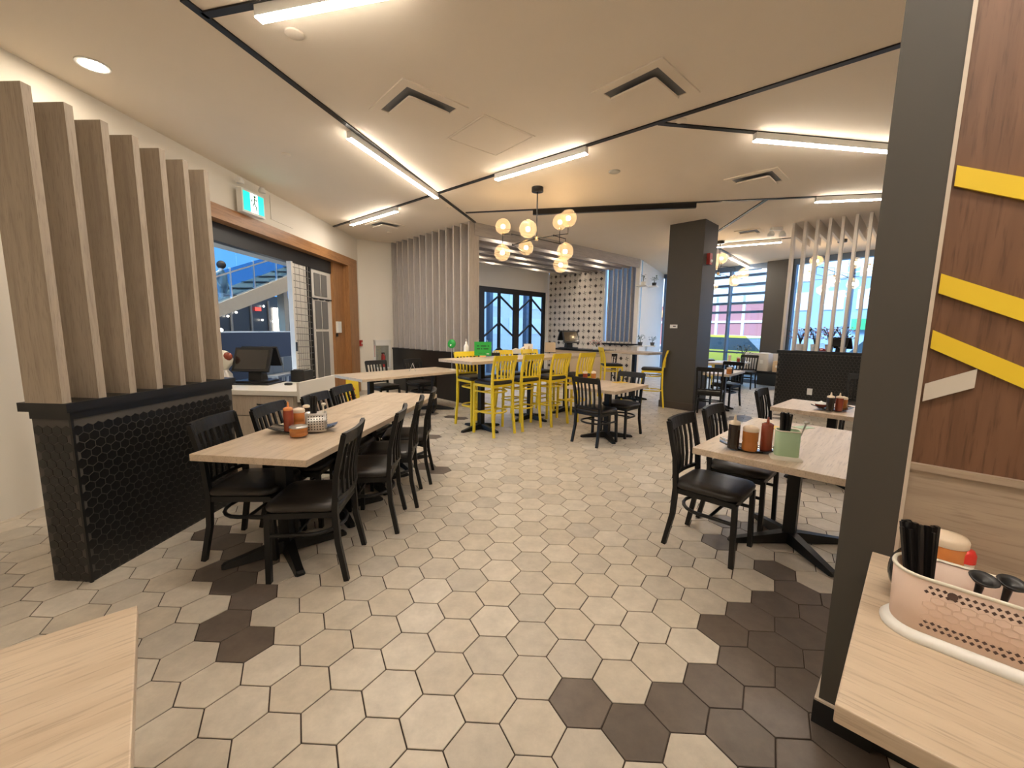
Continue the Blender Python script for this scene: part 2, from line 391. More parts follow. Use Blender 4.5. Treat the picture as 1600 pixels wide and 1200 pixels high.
far = {'light_tile': MB(), 'dark_tile': MB()}
for _, _, c, h, x, y in cells[300:]: hex_mb(far['dark_tile' if (c, h) in DARK else 'light_tile'], x, y, HEX_YAW)
for nm in far: far[nm].build('floor_tiling', nm, floor)['kind'] = 'stuff'
# ------------------------------------------------------------------ ceiling
ceiling = struct(MB().prism(foot, CEIL, CEIL + .12).build('ceiling', 'ceiling_paint'))
def on_ceiling(px, py): return at_z(px, py, CEIL)
# ------------------------------------------------------------------ walls
def wall(name, fr, boxes, m, bevel=0):
    mb = MB()
    for b in boxes: mb.box(*b)
    return struct(mb.build(name, m, None, fr.loc, fr.a))
OPEN0, OPEN1, OPENZ = 4.1, 9.72, 3.03
wall('wall_left', LW, [(-3.2, 0, 0, OPEN0, .2, CEIL), (OPEN0, 0, OPENZ, OPEN1, .2, CEIL), (OPEN1, 0, 0, 9.98, .2, CEIL)], 'wall_paint')
e0 = Vector((-3.63, 9.86, 0)); e1 = Vector((-2.9, 10.35, 0)); CW = Frame(e0.x, e0.y, math.atan2(e1.y - e0.y, e1.x - e0.x))
wall('wall_corner', CW, [(-.1, 0, 0, (e1 - e0).length + .1, .15, CEIL)], 'wall_paint')
DL = Vector((4.12, 4.02)).length; DTOP = 2.78
wall('wall_entrance', DW, [(0, 0, DTOP, DL, .15, CEIL), (0, 0, 0, .5, .15, DTOP), (5.62, 0, 0, DL, .15, DTOP)], 'white_wall')
wall('wall_pattern', PW, [(0, .02, 0, 2.22, .14, CEIL)], 'wall_paint'); wall('wall_pattern_low', PW, [(2.22, .02, 0, 3.40, .14, 1.10)], 'wall_paint')
BL = Vector((1.78, 3.02)).length
wall('wall_plants', BW, [(0, 0, 0, BL, .12, CEIL)], 'white_wall')
wall('wall_back', Frame(-4.2, -3.1, 0), [(0, -.15, 0, 17.8, 0, CEIL)], 'wall_paint')
wall('wall_right', Frame(13.4, -3.1, R(90)), [(0, -.15, 0, 6.6, 0, CEIL)], 'wall_paint')
# street window wall: head, sill and the far grey column in it
WL = 14.0; WEND = 8.2
wall('wall_window', WW, [(0, 0, 3.40, WL, .2, CEIL), (0, 0, 0, WEND, .2, .12)], 'mullion')
wall('wall_far_right', WW, [(WEND, 0, 0, WL, .2, 3.40)], 'wall_paint')
# ------------------------------------------------------------------ street windows
def window(n, fr, x0, x1, z0, z1, posts, rails):
    w = struct(thing('window_%d' % n, None, None, fr.loc, fr.a))
    MB().box(x0, .08, z0, x1, .09, z1).build('pane', 'window_glass', w)
    for p_ in posts: MB().box(p_ - .03, .02, z0, p_ + .03, .16, z1).build('window_post', 'mullion', w)
    for z in rails: MB().box(x0, .05, z - .025, x1, .12, z + .025).build('window_rail', 'mullion', w)
    return w
c0 = WW.hit(1196, 480)[0]; c1 = WW.hit(1234, 480)[0]; p0 = WW.hit(1137, 480)[0]
w1 = window(1, WW, .02, c0, .12, 3.40, [.05, p0, c0 - .03], [.9])
for k, z in enumerate((3.28, 3.0, 2.72, 2.44, 2.16)):      # sun-shade blades outside the glass
    MB().box(.02, .30, z - .035, c0, .46, z + .035).build('shade_blade', 'mullion', w1)
posts2 = [c1 + .03, WW.hit(1325, 480)[0]] + [WW.hit(1325, 480)[0] + 1.9 * k for k in range(1, 6)]
w2 = window(2, WW, c1, WEND, .12, 3.40, [q for q in posts2 if q < WEND], [.9])
wall('wall_column', WW, [(c0, -.12, 0, c1, .22, CEIL)], 'pillar_grey')
_m = bpy.data.materials.new('backlight_pane'); _m.use_nodes = True; _n = _m.node_tree; _n.nodes.clear(); _o2 = _n.nodes.new('ShaderNodeOutputMaterial'); _t2 = _n.nodes.new('ShaderNodeBsdfTranslucent'); _t2.inputs[0].default_value = (.70, .84, .95, 1); _p2 = _n.nodes.new('ShaderNodeBsdfTransparent'); _p2.inputs[0].default_value = (.8, .9, 1, 1); _x2 = _n.nodes.new('ShaderNodeMixShader'); _x2.inputs[0].default_value = .4; _n.links.new(_t2.outputs[0], _x2.inputs[1]); _n.links.new(_p2.outputs[0], _x2.inputs[2]); _n.links.new(_x2.outputs[0], _o2.inputs[0]); M['backlight_pane'] = _m
w3 = struct(thing('window_3', None, None, PW.loc, PW.a)); MB().box(2.05, .22, 1.10, 3.34, .225, CEIL).build('pane', 'backlight_pane', w3); MB().box(2.22, .20, 1.12, 3.34, .25, 1.16).build('window_rail', 'mullion', w3)  # added translucent pane, stands in for a daylit wall behind the slats
# ------------------------------------------------------------------ grey pillars
PA = Frame(3.47, 7.74, R(-45))
mb = MB(); pl = thing('pillar', None, None, (3.47, 7.74, 0), R(45)); pl['kind'] = 'structure'
MB().box(0, 0, .14, .66, .66, CEIL).build('pillar_shaft', 'pillar_grey', pl)
MB().box(-.012, -.012, 0, .672, .672, .14).build('pillar_base', 'pillar_base', pl)
# right partition: grey end post, walnut wall with raised stripes, pale wainscot
xr = RW.hit(1400, 860)[0]; xr2 = RW.hit(1447, 500)[0]; XP = .152
pt = thing('wall_right_post', None, None, RW.loc, RW.a); pt['kind'] = 'structure'
MB().box(0, 0, .10, XP, .16, CEIL).build('post_shaft', 'pillar_grey', pt)
MB().box(XP - .004, -.003, .10, XP + .006, .02, CEIL).build('post_edge', 'base_trim', pt)
MB().box(-.014, -.014, 0, XP + .01, .17, .095).build('post_base', 'base_black', pt)
MB().box(-.012, -.012, .095, XP, .165, .103).build('post_trim', 'base_trim', pt)
WY = .035
wr = thing('wall_right_panel', None, None, RW.loc, RW.a); wr['kind'] = 'structure'
ZW = 1.083; ZT = 2.52
MB().box(XP - .01, WY, ZW, 2.6, .14, ZT).build('walnut_panel', 'walnut', wr)
MB().box(XP - .01, WY, ZT, 2.6, .14, CEIL).build('upper_wall', 'wall_paint', wr)
MB().box(XP - .01, WY - .012, .10, 2.6, .14, ZW - .022).build('wainscot', 'wainscot_wood', wr)
MB().box(XP - .01, WY - .02, ZW - .022, 2.6, .14, ZW).build('wainscot_cap', 'wainscot_wood', wr)
MB().box(XP - .01, WY - .02, 0, 2.6, .14, .10).build('baseboard', 'base_black', wr)
def stripe(m, pts):
    q = [RW.hit(px, py, WY) for px, py in pts]
    (a, za), (b, zb), (c, zc), (d, zd) = q     # top-left, top-right, bottom-right, bottom-left
    sl1 = (zb - za) / (b - a); sl2 = (zc - zd) / (c - d); X1 = 2.55; sl = (sl1 + sl2) / 2; x0 = XP + .012
    # strips run on across the panel, zig-zagging between floor rail and head
    t0 = za + sl * (x0 - a); h = (za - zd)
    def zig(z0, sl):
        segs = []; x = x0; z = z0
        while x < X1:
            lim = (ZW + .03) if sl < 0 else (ZT - h - .02)
            xe = min(X1, x + abs((lim - (z - h)) / sl)) if abs(sl) > .02 else X1
            segs.append((x, z, xe, z + sl * (xe - x))); z = z + sl * (xe - x); x = xe; break
        return segs
    if m == 'white_slat': X1 = RW.hit(1527, 575, WY)[0]
    for (xa, z1, xb, z2) in zig(t0, sl):
        MB().prism([(xa, z1 - h), (xb, z2 - h), (xb, z2), (xa, z1)], WY - .012, WY, 'y').build('stripe', m, wr)
stripe('yellow_stripe', [(1474, 256), (1520, 265), (1520, 296), (1472, 287)])
stripe('yellow_stripe', [(1455, 423), (1520, 443), (1520, 476), (1453, 453)])
stripe('yellow_stripe', [(1444, 510), (1520, 540), (1520, 573), (1442, 538)])
stripe('white_slat', [(1433, 603), (1520, 578), (1520, 607), (1431, 630)])
# ------------------------------------------------------------------ wooden door frame, folding grille and grey door in the left wall
df = thing('trim_1', None, None, LW.loc, LW.a); df['kind'] = 'structure'
MB().box(OPEN0, -.03, 2.86, OPEN1, .22, OPENZ + .01).build('head_board', 'beam_wood', df)
MB().box(9.27, -.03, 0, OPEN1, .22, 2.86).build('jamb_board', 'door_wood', df)
MB().box(8.80, .10, 0, 9.27, .24, 2.86).build('inner_jamb', 'door_wood', df)
MB().box(OPEN0, .14, 2.62, 8.80, .26, 2.86).build('track_box', 'frame_black', df)
gd = thing('door_1', None, None, LW.loc, LW.a); gd['kind'] = 'structure'
y0, y1 = 7.95, 8.80
MB().box(y0, .16, .02, y1, .20, 2.62).build('door_leaf', 'grey_door', gd)
for za, zb in ((.15, 1.42), (1.47, 2.02)):
    for k in range(2):
        xa = y0 + .16 + k * .27; MB().box(xa, .145, za, xa + .22, .165, zb).build('door_panel', 'mesh_grey', gd)
for k in range(2):
    xa = y0 + .16 + k * .27; MB().box(xa, .145, 2.12, xa + .22, .165, 2.55).build('door_panel', 'mesh_grey', gd)
MB().box(y0, .15, 2.055, y1, .165, 2.075).build('door_joint', 'frame_black', gd)
for k in range(3): MB().box(y0 + .1 + k * .24, .14, 2.04, y0 + .24 + k * .24, .155, 2.062).build('hinge', 'frame_black', gd)
gg = thing('folding_grille', 'light grey folded-back security grille beside the grey panelled door', 'grille', LW.w(7.2, .1), LW.a)
MB().box(0, -.03, 0, .05, .05, 2.62).build('end_post', 'grey_door', gg)
MB().box(.62, -.02, 0, .67, .06, 2.62).build('lead_post', 'frame_black', gg)
MB().box(.05, .05, 0, .72, .07, 2.62).build('back_leaf', 'grey_door', gg)
for k in range(22):
    z = .12 + k * .115; pts = [(.05 + .57 * i / 8, -.02 - .035 * math.sin(math.pi * i / 8), z - .02 * i / 8) for i in range(9)]
    MB().tube(pts, .006, 5).build('grille_bar', 'mesh_grey', gg)
for k in range(7):
    x = .1 + k * .07; MB().tube([(x, -.03, .02), (x, -.035, 1.55 if k % 2 else 2.6)], .004, 4).build('grille_rod', 'metal', gg)
MB().box(.01, -.05, 1.08, .04, -.03, 1.24).build('lock_plate', 'frame_black', gg)
# ------------------------------------------------------------------ ceiling tracks and linear lamps
def ceil_frame(a, b):
    A, B = on_ceiling(*a), on_ceiling(*b); d = B - A; return A, math.atan2(d.y, d.x), d.length
def track(label, a, b, w=.055):
    A, an, L_ = ceil_frame(a, b)
    o = MB().box(0, -w / 2, CEIL - .012, L_, w / 2, CEIL).build('ceiling_track', 'rod_black', None, (A.x, A.y, 0), an)
    return tag(o, label, 'track', 'black ceiling tracks')
T1 = track('long black ceiling track running from above the wooden slats towards the grey slat partition', (286, -2), (742, 347))
T2 = track('long black ceiling track crossing the room above the globe chandelier', (520, 354), (1420, 65))
T3 = track('short black ceiling track branching off at the top left of the photo', (318, 22), (600, -35))
T4 = track('black ceiling track branching right from below the square vent', (1030, 192), (1440, 230))
T5 = track('black ceiling track passing in front of the grey pillar top', (728, 332), (1420, 300.5))
T6 = track('black ceiling track slanting back to the grey pillar top', (1198, 311), (1110, 369))
T7 = track('black ceiling track behind the grey pillar', (1100, 383), (1252, 370))
T8 = track('short black ceiling track near the street window', (1118, 384.5), (1171, 414.5))
def linear_lamp(label, a, b, lit=True, w=.06, h=.075):
    A, an, L_ = ceil_frame(a, b)
    t = thing('linear_lamp', label, 'lamp', (A.x, A.y, CEIL - .012), an, 'linear ceiling lamps')
    MB().box(0, -w / 2, -h * .90, L_, w / 2, 0).build('housing', 'white_plastic' if lit else 'rod_black', t)
    if lit: MB().box(.004, -w / 2 - .001, -h, L_ - .004, w / 2 + .001, -h * .90).build('diffuser', 'led', t)
    else: MB().box(0, -w / 2, -h, L_, w / 2, -h * .5).build('diffuser', 'rod_black', t)
    return t
linear_lamp('lit linear lamp at the top edge of the photo', (402, 9), (620, -36))
linear_lamp('lit linear lamp slanting away on the track left of the square vents', (545, 203), (682, 301))
linear_lamp('small lit linear lamp near the left wall above the grille', (549, 345), (620, 322.5))
linear_lamp('lit linear lamp directly above the globe chandelier', (775, 271), (917, 227.5))
linear_lamp('lit linear lamp at upper right beside the dark post', (1180, 206), (1400, 226))
linear_lamp('lit linear lamp above the white slats at right', (1275, 307), (1395, 301.5))
linear_lamp('unlit black linear fixture in front of the grey pillar top', (833, 327.5), (1088, 316), False)
linear_lamp('lit linear lamp right behind the grey pillar', (1120, 381), (1222, 372.5))
linear_lamp('short lit linear lamp in front of the street window', (1141, 398), (1169, 413))
def unseen_fill_lamp(x, y, an, L_, label):  # out-of-view lamps added to brighten the room, mainly the foreground
    t = thing('linear_lamp', label, 'lamp', (x, y, CEIL - .012), an, 'linear ceiling lamps')
    MB().box(0, -.03, -.06, L_, .03, 0).build('housing', 'white_plastic', t); MB().box(.004, -.031, -.075, L_ - .004, .031, -.06).build('diffuser', 'led', t)
unseen_fill_lamp(.4, .9, R(-35), 1.6, 'added fill lamp, out of view above the near right table')
unseen_fill_lamp(-1., -1.4, R(60), 1.6, 'added fill lamp, unseen behind the camera')
unseen_fill_lamp(3.9, 2.6, R(-40), 1.4, 'added fill lamp, unseen behind the walnut partition')
# ------------------------------------------------------------------ vents, panels and small ceiling fittings
def vent(label, a, b, c, d, plaque=True):
    P = [on_ceiling(*q) for q in (a, b, c, d)]; ctr = sum(P, Vector()) / 4
    e = ((P[3] - P[0]) + (P[2] - P[1])); an = math.atan2(e.y, e.x); s_ = sum((P[i] - P[i - 1]).length for i in range(4)) / 8
    t = thing('ceiling_vent' if plaque else 'access_panel', label, 'vent' if plaque else 'panel', (ctr.x, ctr.y, CEIL), an)
    if plaque:
        o_, i_ = s_, s_ * .76; mb = MB()
        mb.box(-o_, -o_, -.012, o_, -i_, 0).box(-o_, i_, -.012, o_, o_, 0).box(-o_, -i_, -.012, -i_, i_, 0).box(i_, -i_, -.012, o_, i_, 0).build('frame', 'ceiling_paint', t)
        MB().box(-i_, -i_, -.003, i_, i_, 0).build('throat', 'mesh_grey', t)
        k = s_ * .64; MB().rings([[(x, y, z) for x, y in rrect(2 * k + e, 2 * k + e, .02, 3)] for e, z in ((-.05, -.030), (.0, -.046), (.0, -.056), (-.004, -.060))], True, False).build('plaque', 'ceiling_paint', t)
    else:
        o_, i_ = s_, s_ * .94; mb = MB()
        mb.box(-o_, -o_, -.006, o_, -i_, 0).box(-o_, i_, -.006, o_, o_, 0).box(-o_, -i_, -.006, -i_, i_, 0).box(i_, -i_, -.006, o_, i_, 0).build('frame', 'ceiling_paint', t)
        MB().box(-i_ + .006, -i_ + .006, -.005, i_ - .006, i_ - .006, 0).build('panel', 'ceiling_paint', t)
vent('square ceiling vent with a floating plaque left of the access panel', (577, 170), (630, 120), (733, 168), (672, 206))
vent('large square ceiling vent at upper centre right beside the long track', (921, 145), (1039, 88), (1095, 143), (985, 186))
vent('square ceiling vent between the two bright lamps at right', (1130, 281), (1217, 260), (1237, 281), (1152, 297))
vent('flat square access panel flush in the ceiling left of the chandelier canopy', (697, 217), (758, 177), (837, 213), (773, 243), False)
vent('ceiling vent beside the small lamp near the left corner', (575, 352), (594, 343), (628, 350), (609, 360))
vent('ceiling vent above the street window behind the pillar', (1147, 362), (1188, 356), (1197, 361), (1152, 368))
for lab, px, py, r_ in (('round flush sprinkler cover below the top left lamp', 460, 52, .065), ('small round sprinkler cover near the exit sign', 447, 241, .05), ('round grey ceiling speaker right of the chandelier lamp', 960, 268, .075),
                   ('round sprinkler cover where the black tracks fork', 1064, 188, .05), ('small sprinkler cover by the slat partition', 702, 324.5, .04), ('small round sprinkler cover in the left corner', 608, 363, .06)):
    P = on_ceiling(px, py)
    tag(MB().lathe([(r_, 0), (r_, -.006), (r_ * .85, -.012), (1e-5, -.013)][::-1], 18).build('sprinkler_cover', 'ceiling_paint' if 'grey' not in lab else 'soffit', None, (P.x, P.y, CEIL)), lab, 'sprinkler')
def downlight(loc, r_, label, group=None):
    t = thing('recessed_downlight', label, 'lamp', loc, 0, group)
    MB().lathe([(r_ * 1.2, -.008), (r_ * 1.2, 0), (r_ * .95, 0), (r_ * .95, -.008), (r_ * 1.2, -.008)], 20, caps=False).build('trim_ring', 'white_plastic', t)
    MB().lathe([(1e-5, -.004), (r_ * .94, -.004), (r_ * .94, -.001)], 20).build('lens', 'spot', t)
P = on_ceiling(145, 101); downlight((P.x, P.y, CEIL), .09, 'bright recessed downlight above the wooden slats')
# ------------------------------------------------------------------ low black tiled wall with tall wooden slats (left)
HWL, HWT, HWH = 1.22, .24, 1.02
hw = thing('low_tiled_wall', 'low wall of black hexagonal tiles carrying tall wooden slats', 'low wall', HW.loc, HW.a)
MB().box(.006, .006, 0, HWL, HWT, HWH).build('wall_core', 'tile_grout', hw)
MB().box(-.03, -.02, HWH, HWL + .02, HWT + .03, HWH + .05).build('wall_cap', 'black_cap', hw)
MB().box(-.004, -.002, HWH - .045, HWL, HWT, HWH).build('cap_trim', 'black_cap', hw)
MB().box(-.002, -.001, 0, .012, .012, HWH - .045).build('corner_trim', 'black_cap', hw)
hs = .0325; hp = [((hs - .0026) * math.cos(R(30 + 60 * k)), (hs - .0026) * math.sin(R(30 + 60 * k))) for k in range(6)]
hpi = [(a * .93, b * .93) for a, b in hp]
tmb = MB().rings([[(a, .006, b) for a, b in hp], [(a, .0042, b) for a, b in hp]][::-1], True, False)
hexmesh = tmb.mesh('hex_tile', 'black_tile'); cnt = 0; rest = MB()
for row in range(21):
    z = .03 + row * 1.5 * hs
    if z > HWH - .065: break
    for k in range(24):
        x = .03 + k * r3 * hs + (row % 2) * r3 * hs / 2
        if x > HWL - .02: continue
        if cnt < 300 and k < 16:
            o = bpy.data.objects.new('hex_tile', hexmesh); COL.objects.link(o); o.parent = hw; o.location = (x, 0, z); cnt += 1
        else: rest.add([(a + x, b, c + z) for a, b, c in tmb.v], tmb.f)
for row in range(21):                                   # the end facing the near tables
    z = .03 + row * 1.5 * hs
    if z > HWH - .065: break
    for k in range(4):
        y = .04 + k * r3 * hs + (row % 2) * r3 * hs / 2
        if y < HWT - .02: rest.add([(b - .001, a + y, c + z) for a, b, c in tmb.v], [f[::-1] for f in tmb.f])
rest.build('hex_tiling', 'black_tile', hw)['kind'] = 'stuff'
sl_mb = MB().box(-.022, -.005, 0, .022, .215, 1.62)
words = ['nearest', 'second', 'third', 'fourth', 'fifth', 'sixth', 'seventh']
smesh = sl_mb.mesh('wooden_slat', 'slat_wood')
for i in range(7):
    x = -.005 + .188 * i
    P = HW.w(x + .0, .008, HWH + .05)
    o = bpy.data.objects.new('wooden_slat', smesh); COL.objects.link(o); o.location = P; o.rotation_euler = (0, 0, HW.a)
    tag(o, '%s tall wooden slat on the black tiled wall, counted from the left edge' % words[i].replace('nearest', 'first'), 'slat', 'tall wooden slats on the black tiled wall')
# ------------------------------------------------------------------ grey slat partition
SWL = 3.02; sp_ = thing('low_partition', 'low black partition wall under the grey vertical slats', 'low wall', SW.loc, SW.a)
MB().box(0, -.10, 0, SWL, .14, .99).build('wall_core', 'black_tile', sp_); MB().box(-.03, -.12, .99, SWL, .16, 1.03).build('wall_cap', 'black_cap', sp_)
gmesh = MB().box(-.02, -.12, 0, .02, .13, CEIL - 1.035).mesh('grey_slat', 'grey_slat')
ordn = ['first', 'second', 'third', 'fourth', 'fifth', 'sixth', 'seventh', 'eighth', 'ninth', 'tenth', 'eleventh', 'twelfth', 'thirteenth']
for i in range(13):
    o = bpy.data.objects.new('partition_slat', gmesh); COL.objects.link(o); o.location = SW.w(.03 + i * .245, 0, 1.032); o.rotation_euler = (0, 0, SW.a)
    tag(o, '%s grey vertical slat of the partition, counted from the globe chandelier' % ordn[i], 'slat', 'grey vertical partition slats')
# ------------------------------------------------------------------ entrance canopy of hanging slats with spots
CA = Frame(-.757, 8.20, math.atan2(3.80, 4.347)); CLEN = Vector((4.347, 3.80)).length
cmesh = MB().box(0, -.02, 0, CLEN, .02, .24).mesh('canopy_slat', 'canopy_slat')
for i in range(10):
    o = bpy.data.objects.new('canopy_slat', cmesh); COL.objects.link(o)
    b = Vector((-.757, 8.20, 0)) + Vector((-.7071, .7071, 0)) * (.02 + .285 * i); o.location = (b.x, b.y, CEIL - .24); o.rotation_euler = (0, 0, CA.a)
    tag(o, '%s horizontal canopy slat in front of the entrance doors, counted from the front' % ordn[i], 'slat', 'horizontal canopy slats')
k = 0
for i in range(0, 9, 2):
    for j in range(3):
        b = Vector((-.757, 8.20, 0)) + Vector((-.7071, .7071, 0)) * (.16 + .285 * i); q = b + CA.d * (.9 + 1.7 * j + .35 * (i % 4))
        downlight((q.x, q.y, CEIL - .002), .07, 'small recessed spot between the canopy slats', 'spots between the canopy slats')
# ------------------------------------------------------------------ entrance doors with chevron bars
def zdoor(px, py): return DW.hit(px, py)
ed = thing('door_2', None, None, DW.loc, DW.a); ed['kind'] = 'structure'
def dbar(x0, x1, z0, z1, nm='door_post', y=.02, t=.08): MB().box(x0, y, z0, x1, y + t, z1).build(nm, 'frame_black', ed)
xs = [zdoor(q, 490)[0] for q in (742, 754, 780, 808, 831, 852)]
dbar(.5, 5.62, DTOP - .16, DTOP, 'door_head')
MB().box(.5, .055, .02, 5.62, .065, DTOP - .16).build('pane', 'window_glass', ed)
edges = [(xs[1] - .09, xs[1] + .09), (xs[3] - .11, xs[3] + .11), (5.50, 5.62), (.5, .62)]
for a, b in edges: dbar(a, b, 0, DTOP - .16)
bays = [(xs[1] + .09, xs[3] - .11), (xs[3] + .11, 5.50), (.62, xs[1] - .09)]
for a, b in bays:
    m_ = (a + b) / 2; dbar(m_ - .035, m_ + .035, 0, DTOP - .16, 'door_stile'); dbar(a, b, 0, .12, 'kick_rail')
    for z in (2.55, 1.72, .95):
        for s_ in (-1, 1):
            e = a if s_ < 0 else b
            MB().bar((m_, .05, z), (e, .05, z - .42), .05, .045).build('chevron_bar', 'frame_black', ed)
# ------------------------------------------------------------------ patterned tiles, right-hand slats and cap
wp = bpy.data.objects['wall_pattern']; ts = .2
tm = {kd: MB().box(-ts / 2 + .002, 0, -ts / 2 + .002, ts / 2 - .002, .02, ts / 2 - .002).mesh('pattern_tile', kd) for kd in ('diamond_tile', 'pinwheel_tile')}
for i in range(17):
    for j in range(17):
        x = .1 + i * ts; z = .1 + j * ts
        if (z > 1.1 and x > 2.2) or x > 3.3: continue
        o = bpy.data.objects.new('pattern_tile', tm['diamond_tile' if (i + j) % 2 else 'pinwheel_tile']); COL.objects.link(o); o.parent = wp if x < 2.2 else bpy.data.objects['wall_pattern_low']; o.location = (x, 0, z)
tag(MB().box(2.24, -.06, 1.10, 3.42, .2, 1.15).build('wall_ledge', 'black_cap', None, PW.loc, PW.a), 'black ledge on the low patterned wall under the pale slats', 'ledge')
esm = MB().box(-.02, -.06, 0, .02, .14, CEIL - 1.152).mesh('entrance_slat', 'canopy_slat')
for i in range(6):
    o = bpy.data.objects.new('entrance_slat', esm); COL.objects.link(o); o.location = PW.w(2.38 + .15 * i, .04, 1.151); o.rotation_euler = (0, 0, PW.a)
    tag(o, '%s pale vertical slat on the black ledge, counted from the patterned wall' % ordn[i], 'slat', 'pale slats beside the patterned wall')
# ------------------------------------------------------------------ far right low wall with white slats running back over the ceiling
fr_ = thing('low_tiled_wall', 'low black tiled wall with a white socket under the white slats', 'low wall', RS.loc, RS.a)
MB().box(0, .006, 0, 3.2, .2, 1.14).build('wall_core', 'tile_grout', fr_); MB().box(-.02, -.02, 1.14, 3.2, .22, 1.19).build('wall_cap', 'black_cap', fr_)
rt_ = MB()
for row in range(23):
    for k in range(58):
        x = .03 + k * r3 * hs + (row % 2) * r3 * hs / 2; z = .03 + row * 1.5 * hs
        if z < 1.11 and x < 3.17: rt_.add([(a + x, b, c + z) for a, b, c in tmb.v], tmb.f)
rt_.build('hex_tiling', 'black_tile', fr_)['kind'] = 'stuff'
x, z = RS.hit(1265, 612); MB().box(x - .04, -.008, z - .06, x + .04, 0, z + .06).build('socket_plate', 'white_plastic', fr_)
wmesh = MB().box(-.022, 0, 0, .022, .16, CEIL - 1.192).mesh('upright', 'white_slat'); wbeam = MB().box(-.022, .16, CEIL - 1.192 - .22, .022, 1.5, CEIL - 1.192).mesh('ceiling_beam', 'white_slat')
x0 = RS.hit(1237, 350)[0]
for i in range(9):
    t = thing('white_slat', '%s white slat on the far black wall, counted from its left end' % ordn[i], 'slat', RS.w(x0 + .03 + .183 * i, .02, 1.191), RS.a, 'white slats on the far low wall')
    for nm, ms in (('upright', wmesh), ('ceiling_beam', wbeam)):
        o = bpy.data.objects.new(nm, ms); COL.objects.link(o); o.parent = t
# ------------------------------------------------------------------ chairs and bar stools
def make_chair(name, label, cat, sh, bh, metal, ring_z, upper_ring):
    t = thing(name, label, cat)
    W = .195; q = .017
    for s_ in (-1, 1):
        MB().tube([(s_ * (W + .012), -.245, 0), (s_ * W, -.20, sh * .55), (s_ * W, -.19, sh), (s_ * (W + .004), -.205, sh + (bh - sh) * .45), (s_ * (W + .012), -.262, bh - .012)], [.021, .022, .023, .022, .020], 4).build('leg', metal, t)
        MB().tube([(s_ * (W + .004), .20, 0), (s_ * (W - .004), .19, sh - .01)], [.021, .022], 4).build('leg', metal, t)
    f = MB(); f.box(-W, -.2, sh - .035, W, -.175, sh); f.box(-W, .17, sh - .035, W, .195, sh); f.box(-W - .01, -.2, sh - .035, -W + .015, .195, sh); f.box(W - .015, -.2, sh - .035, W + .01, .195, sh); f.build('seat_frame', metal, t)
    lo = []
    for z, e, dy in ((0, -.012, 0), (.012, .008, 0), (.032, .012, 0), (.046, .0, 0), (.054, -.035, 0), (.057, -.10, 0)):
        lo.append([(x, y, sh + z) for x, y in rrect(.42 + 2 * e, .41 + 2 * e, max(.02, .07 + e), 4)])
    MB().rings(lo).build('seat', 'vinyl', t)
    n = 8
    def yb(z, u): return -.205 - .058 * max(0, (z - sh - (bh - sh) * .45) / ((bh - sh) * .55)) ** 1.3 - .028 * (1 - u * u)
    def rail(z0, z1, nm, th=.02):
        mb = MB(); loops = []
        for i in range(n + 1):
            u = -1 + 2 * i / n; x = u * (W + .014)
            loops.append([(x, yb(z0, u) - th / 2, z0), (x, yb(z0, u) + th / 2, z0), (x, yb(z1, u) + th / 2, z1), (x, yb(z1, u) - th / 2, z1)])
        mb.rings(loops, True, False).build(nm, metal, t)
    rail(bh - .075, bh, 'top_rail', .024); rail(sh + .065, sh + .09, 'lower_rail')
    for i in range(5):
        u = -.66 + 1.32 * i / 4; x = u * (W - .004); zs = [sh + .08, sh + (bh - sh) * .4, sh + (bh - sh) * .65, bh - .07]
        lp = [[(x - .011, yb(z, u) - .007, z), (x + .011, yb(z, u) - .007, z), (x + .011, yb(z, u) + .007, z), (x - .011, yb(z, u) + .007, z)] for z in zs]
        MB().rings(lp, True, False).build('back_slat', metal, t)
    def hoop(z):
        a = [(-W, .19), (-W + .005, .02)] + [(-(W + .0) * math.cos(R(180 * k / 10)) , -.02 - .17 * math.sin(R(180 * k / 10))) for k in range(0, 11)] + [(W - .005, .02), (W, .19)]
        mb = MB().tube([(x, y, z) for x, y in a], .0125, 6); mb.tube([(-W, .04, z), (W, .04, z)], .0115, 6); mb.build('stretcher', metal, t)
    hoop(ring_z)
    if upper_ring: hoop(sh - .11)
    if upper_ring: MB().tube([(-W, .19, .30), (W, .19, .30)], .0135, 6).build('foot_rail', metal, t)
    return remember(t)
chair0 = make_chair('dining_chair', '-', 'chair', .43, .905, 'black_metal', .29, False)
stool0 = make_chair('bar_stool', '-', 'stool', .735, 1.15, 'yellow', .33, True)
used = {}
def put(root, x, y, ang, label, group):
    """ang = heading the sitter faces, degrees from +x"""
    rz = R(ang - 90)
    if root.name not in used: used[root.name] = 1; root.location = (x, y, 0); root.rotation_euler = (0, 0, rz); root['label'] = label; root['group'] = group; return root
    return dup(root, (x, y, 0), rz, label, group)
GL = 'black slat-back dining chairs'; GS = 'yellow slat-back bar stools'
put(chair0, -1.24, 2.46, 186, 'nearest black slat-back chair on the aisle side of the long table', GL)
put(chair0, -1.10, 3.03, 187, 'second nearest black slat-back chair on the aisle side of the long table', GL)
put(chair0, -1.06, 3.47, 188, 'third black slat-back chair on the aisle side of the long table', GL)
put(chair0, -1.05, 4.00, 188, 'farthest black slat-back chair on the aisle side of the long table', GL)
put(chair0, -1.73, 2.68, 2, 'nearest black slat-back chair between the long table and the tiled wall', GL)
put(chair0, -1.63, 3.13, 0, 'black slat-back chair at the long table in front of the cabinet drawer', GL)
put(chair0, -1.53, 3.66, -4, 'black slat-back chair behind the chopstick holder of the long table', GL)
put(chair0, -1.50, 4.16, -4, 'farthest black slat-back chair on the wall side of the long table', GL)
put(chair0, 1.425, 2.74, -45, 'nearest black slat-back chair at the right table with the sauce tray', GL)
put(chair0, 1.86, 3.16, -45, 'black slat-back chair behind the sauce bottles of the right table', GL)
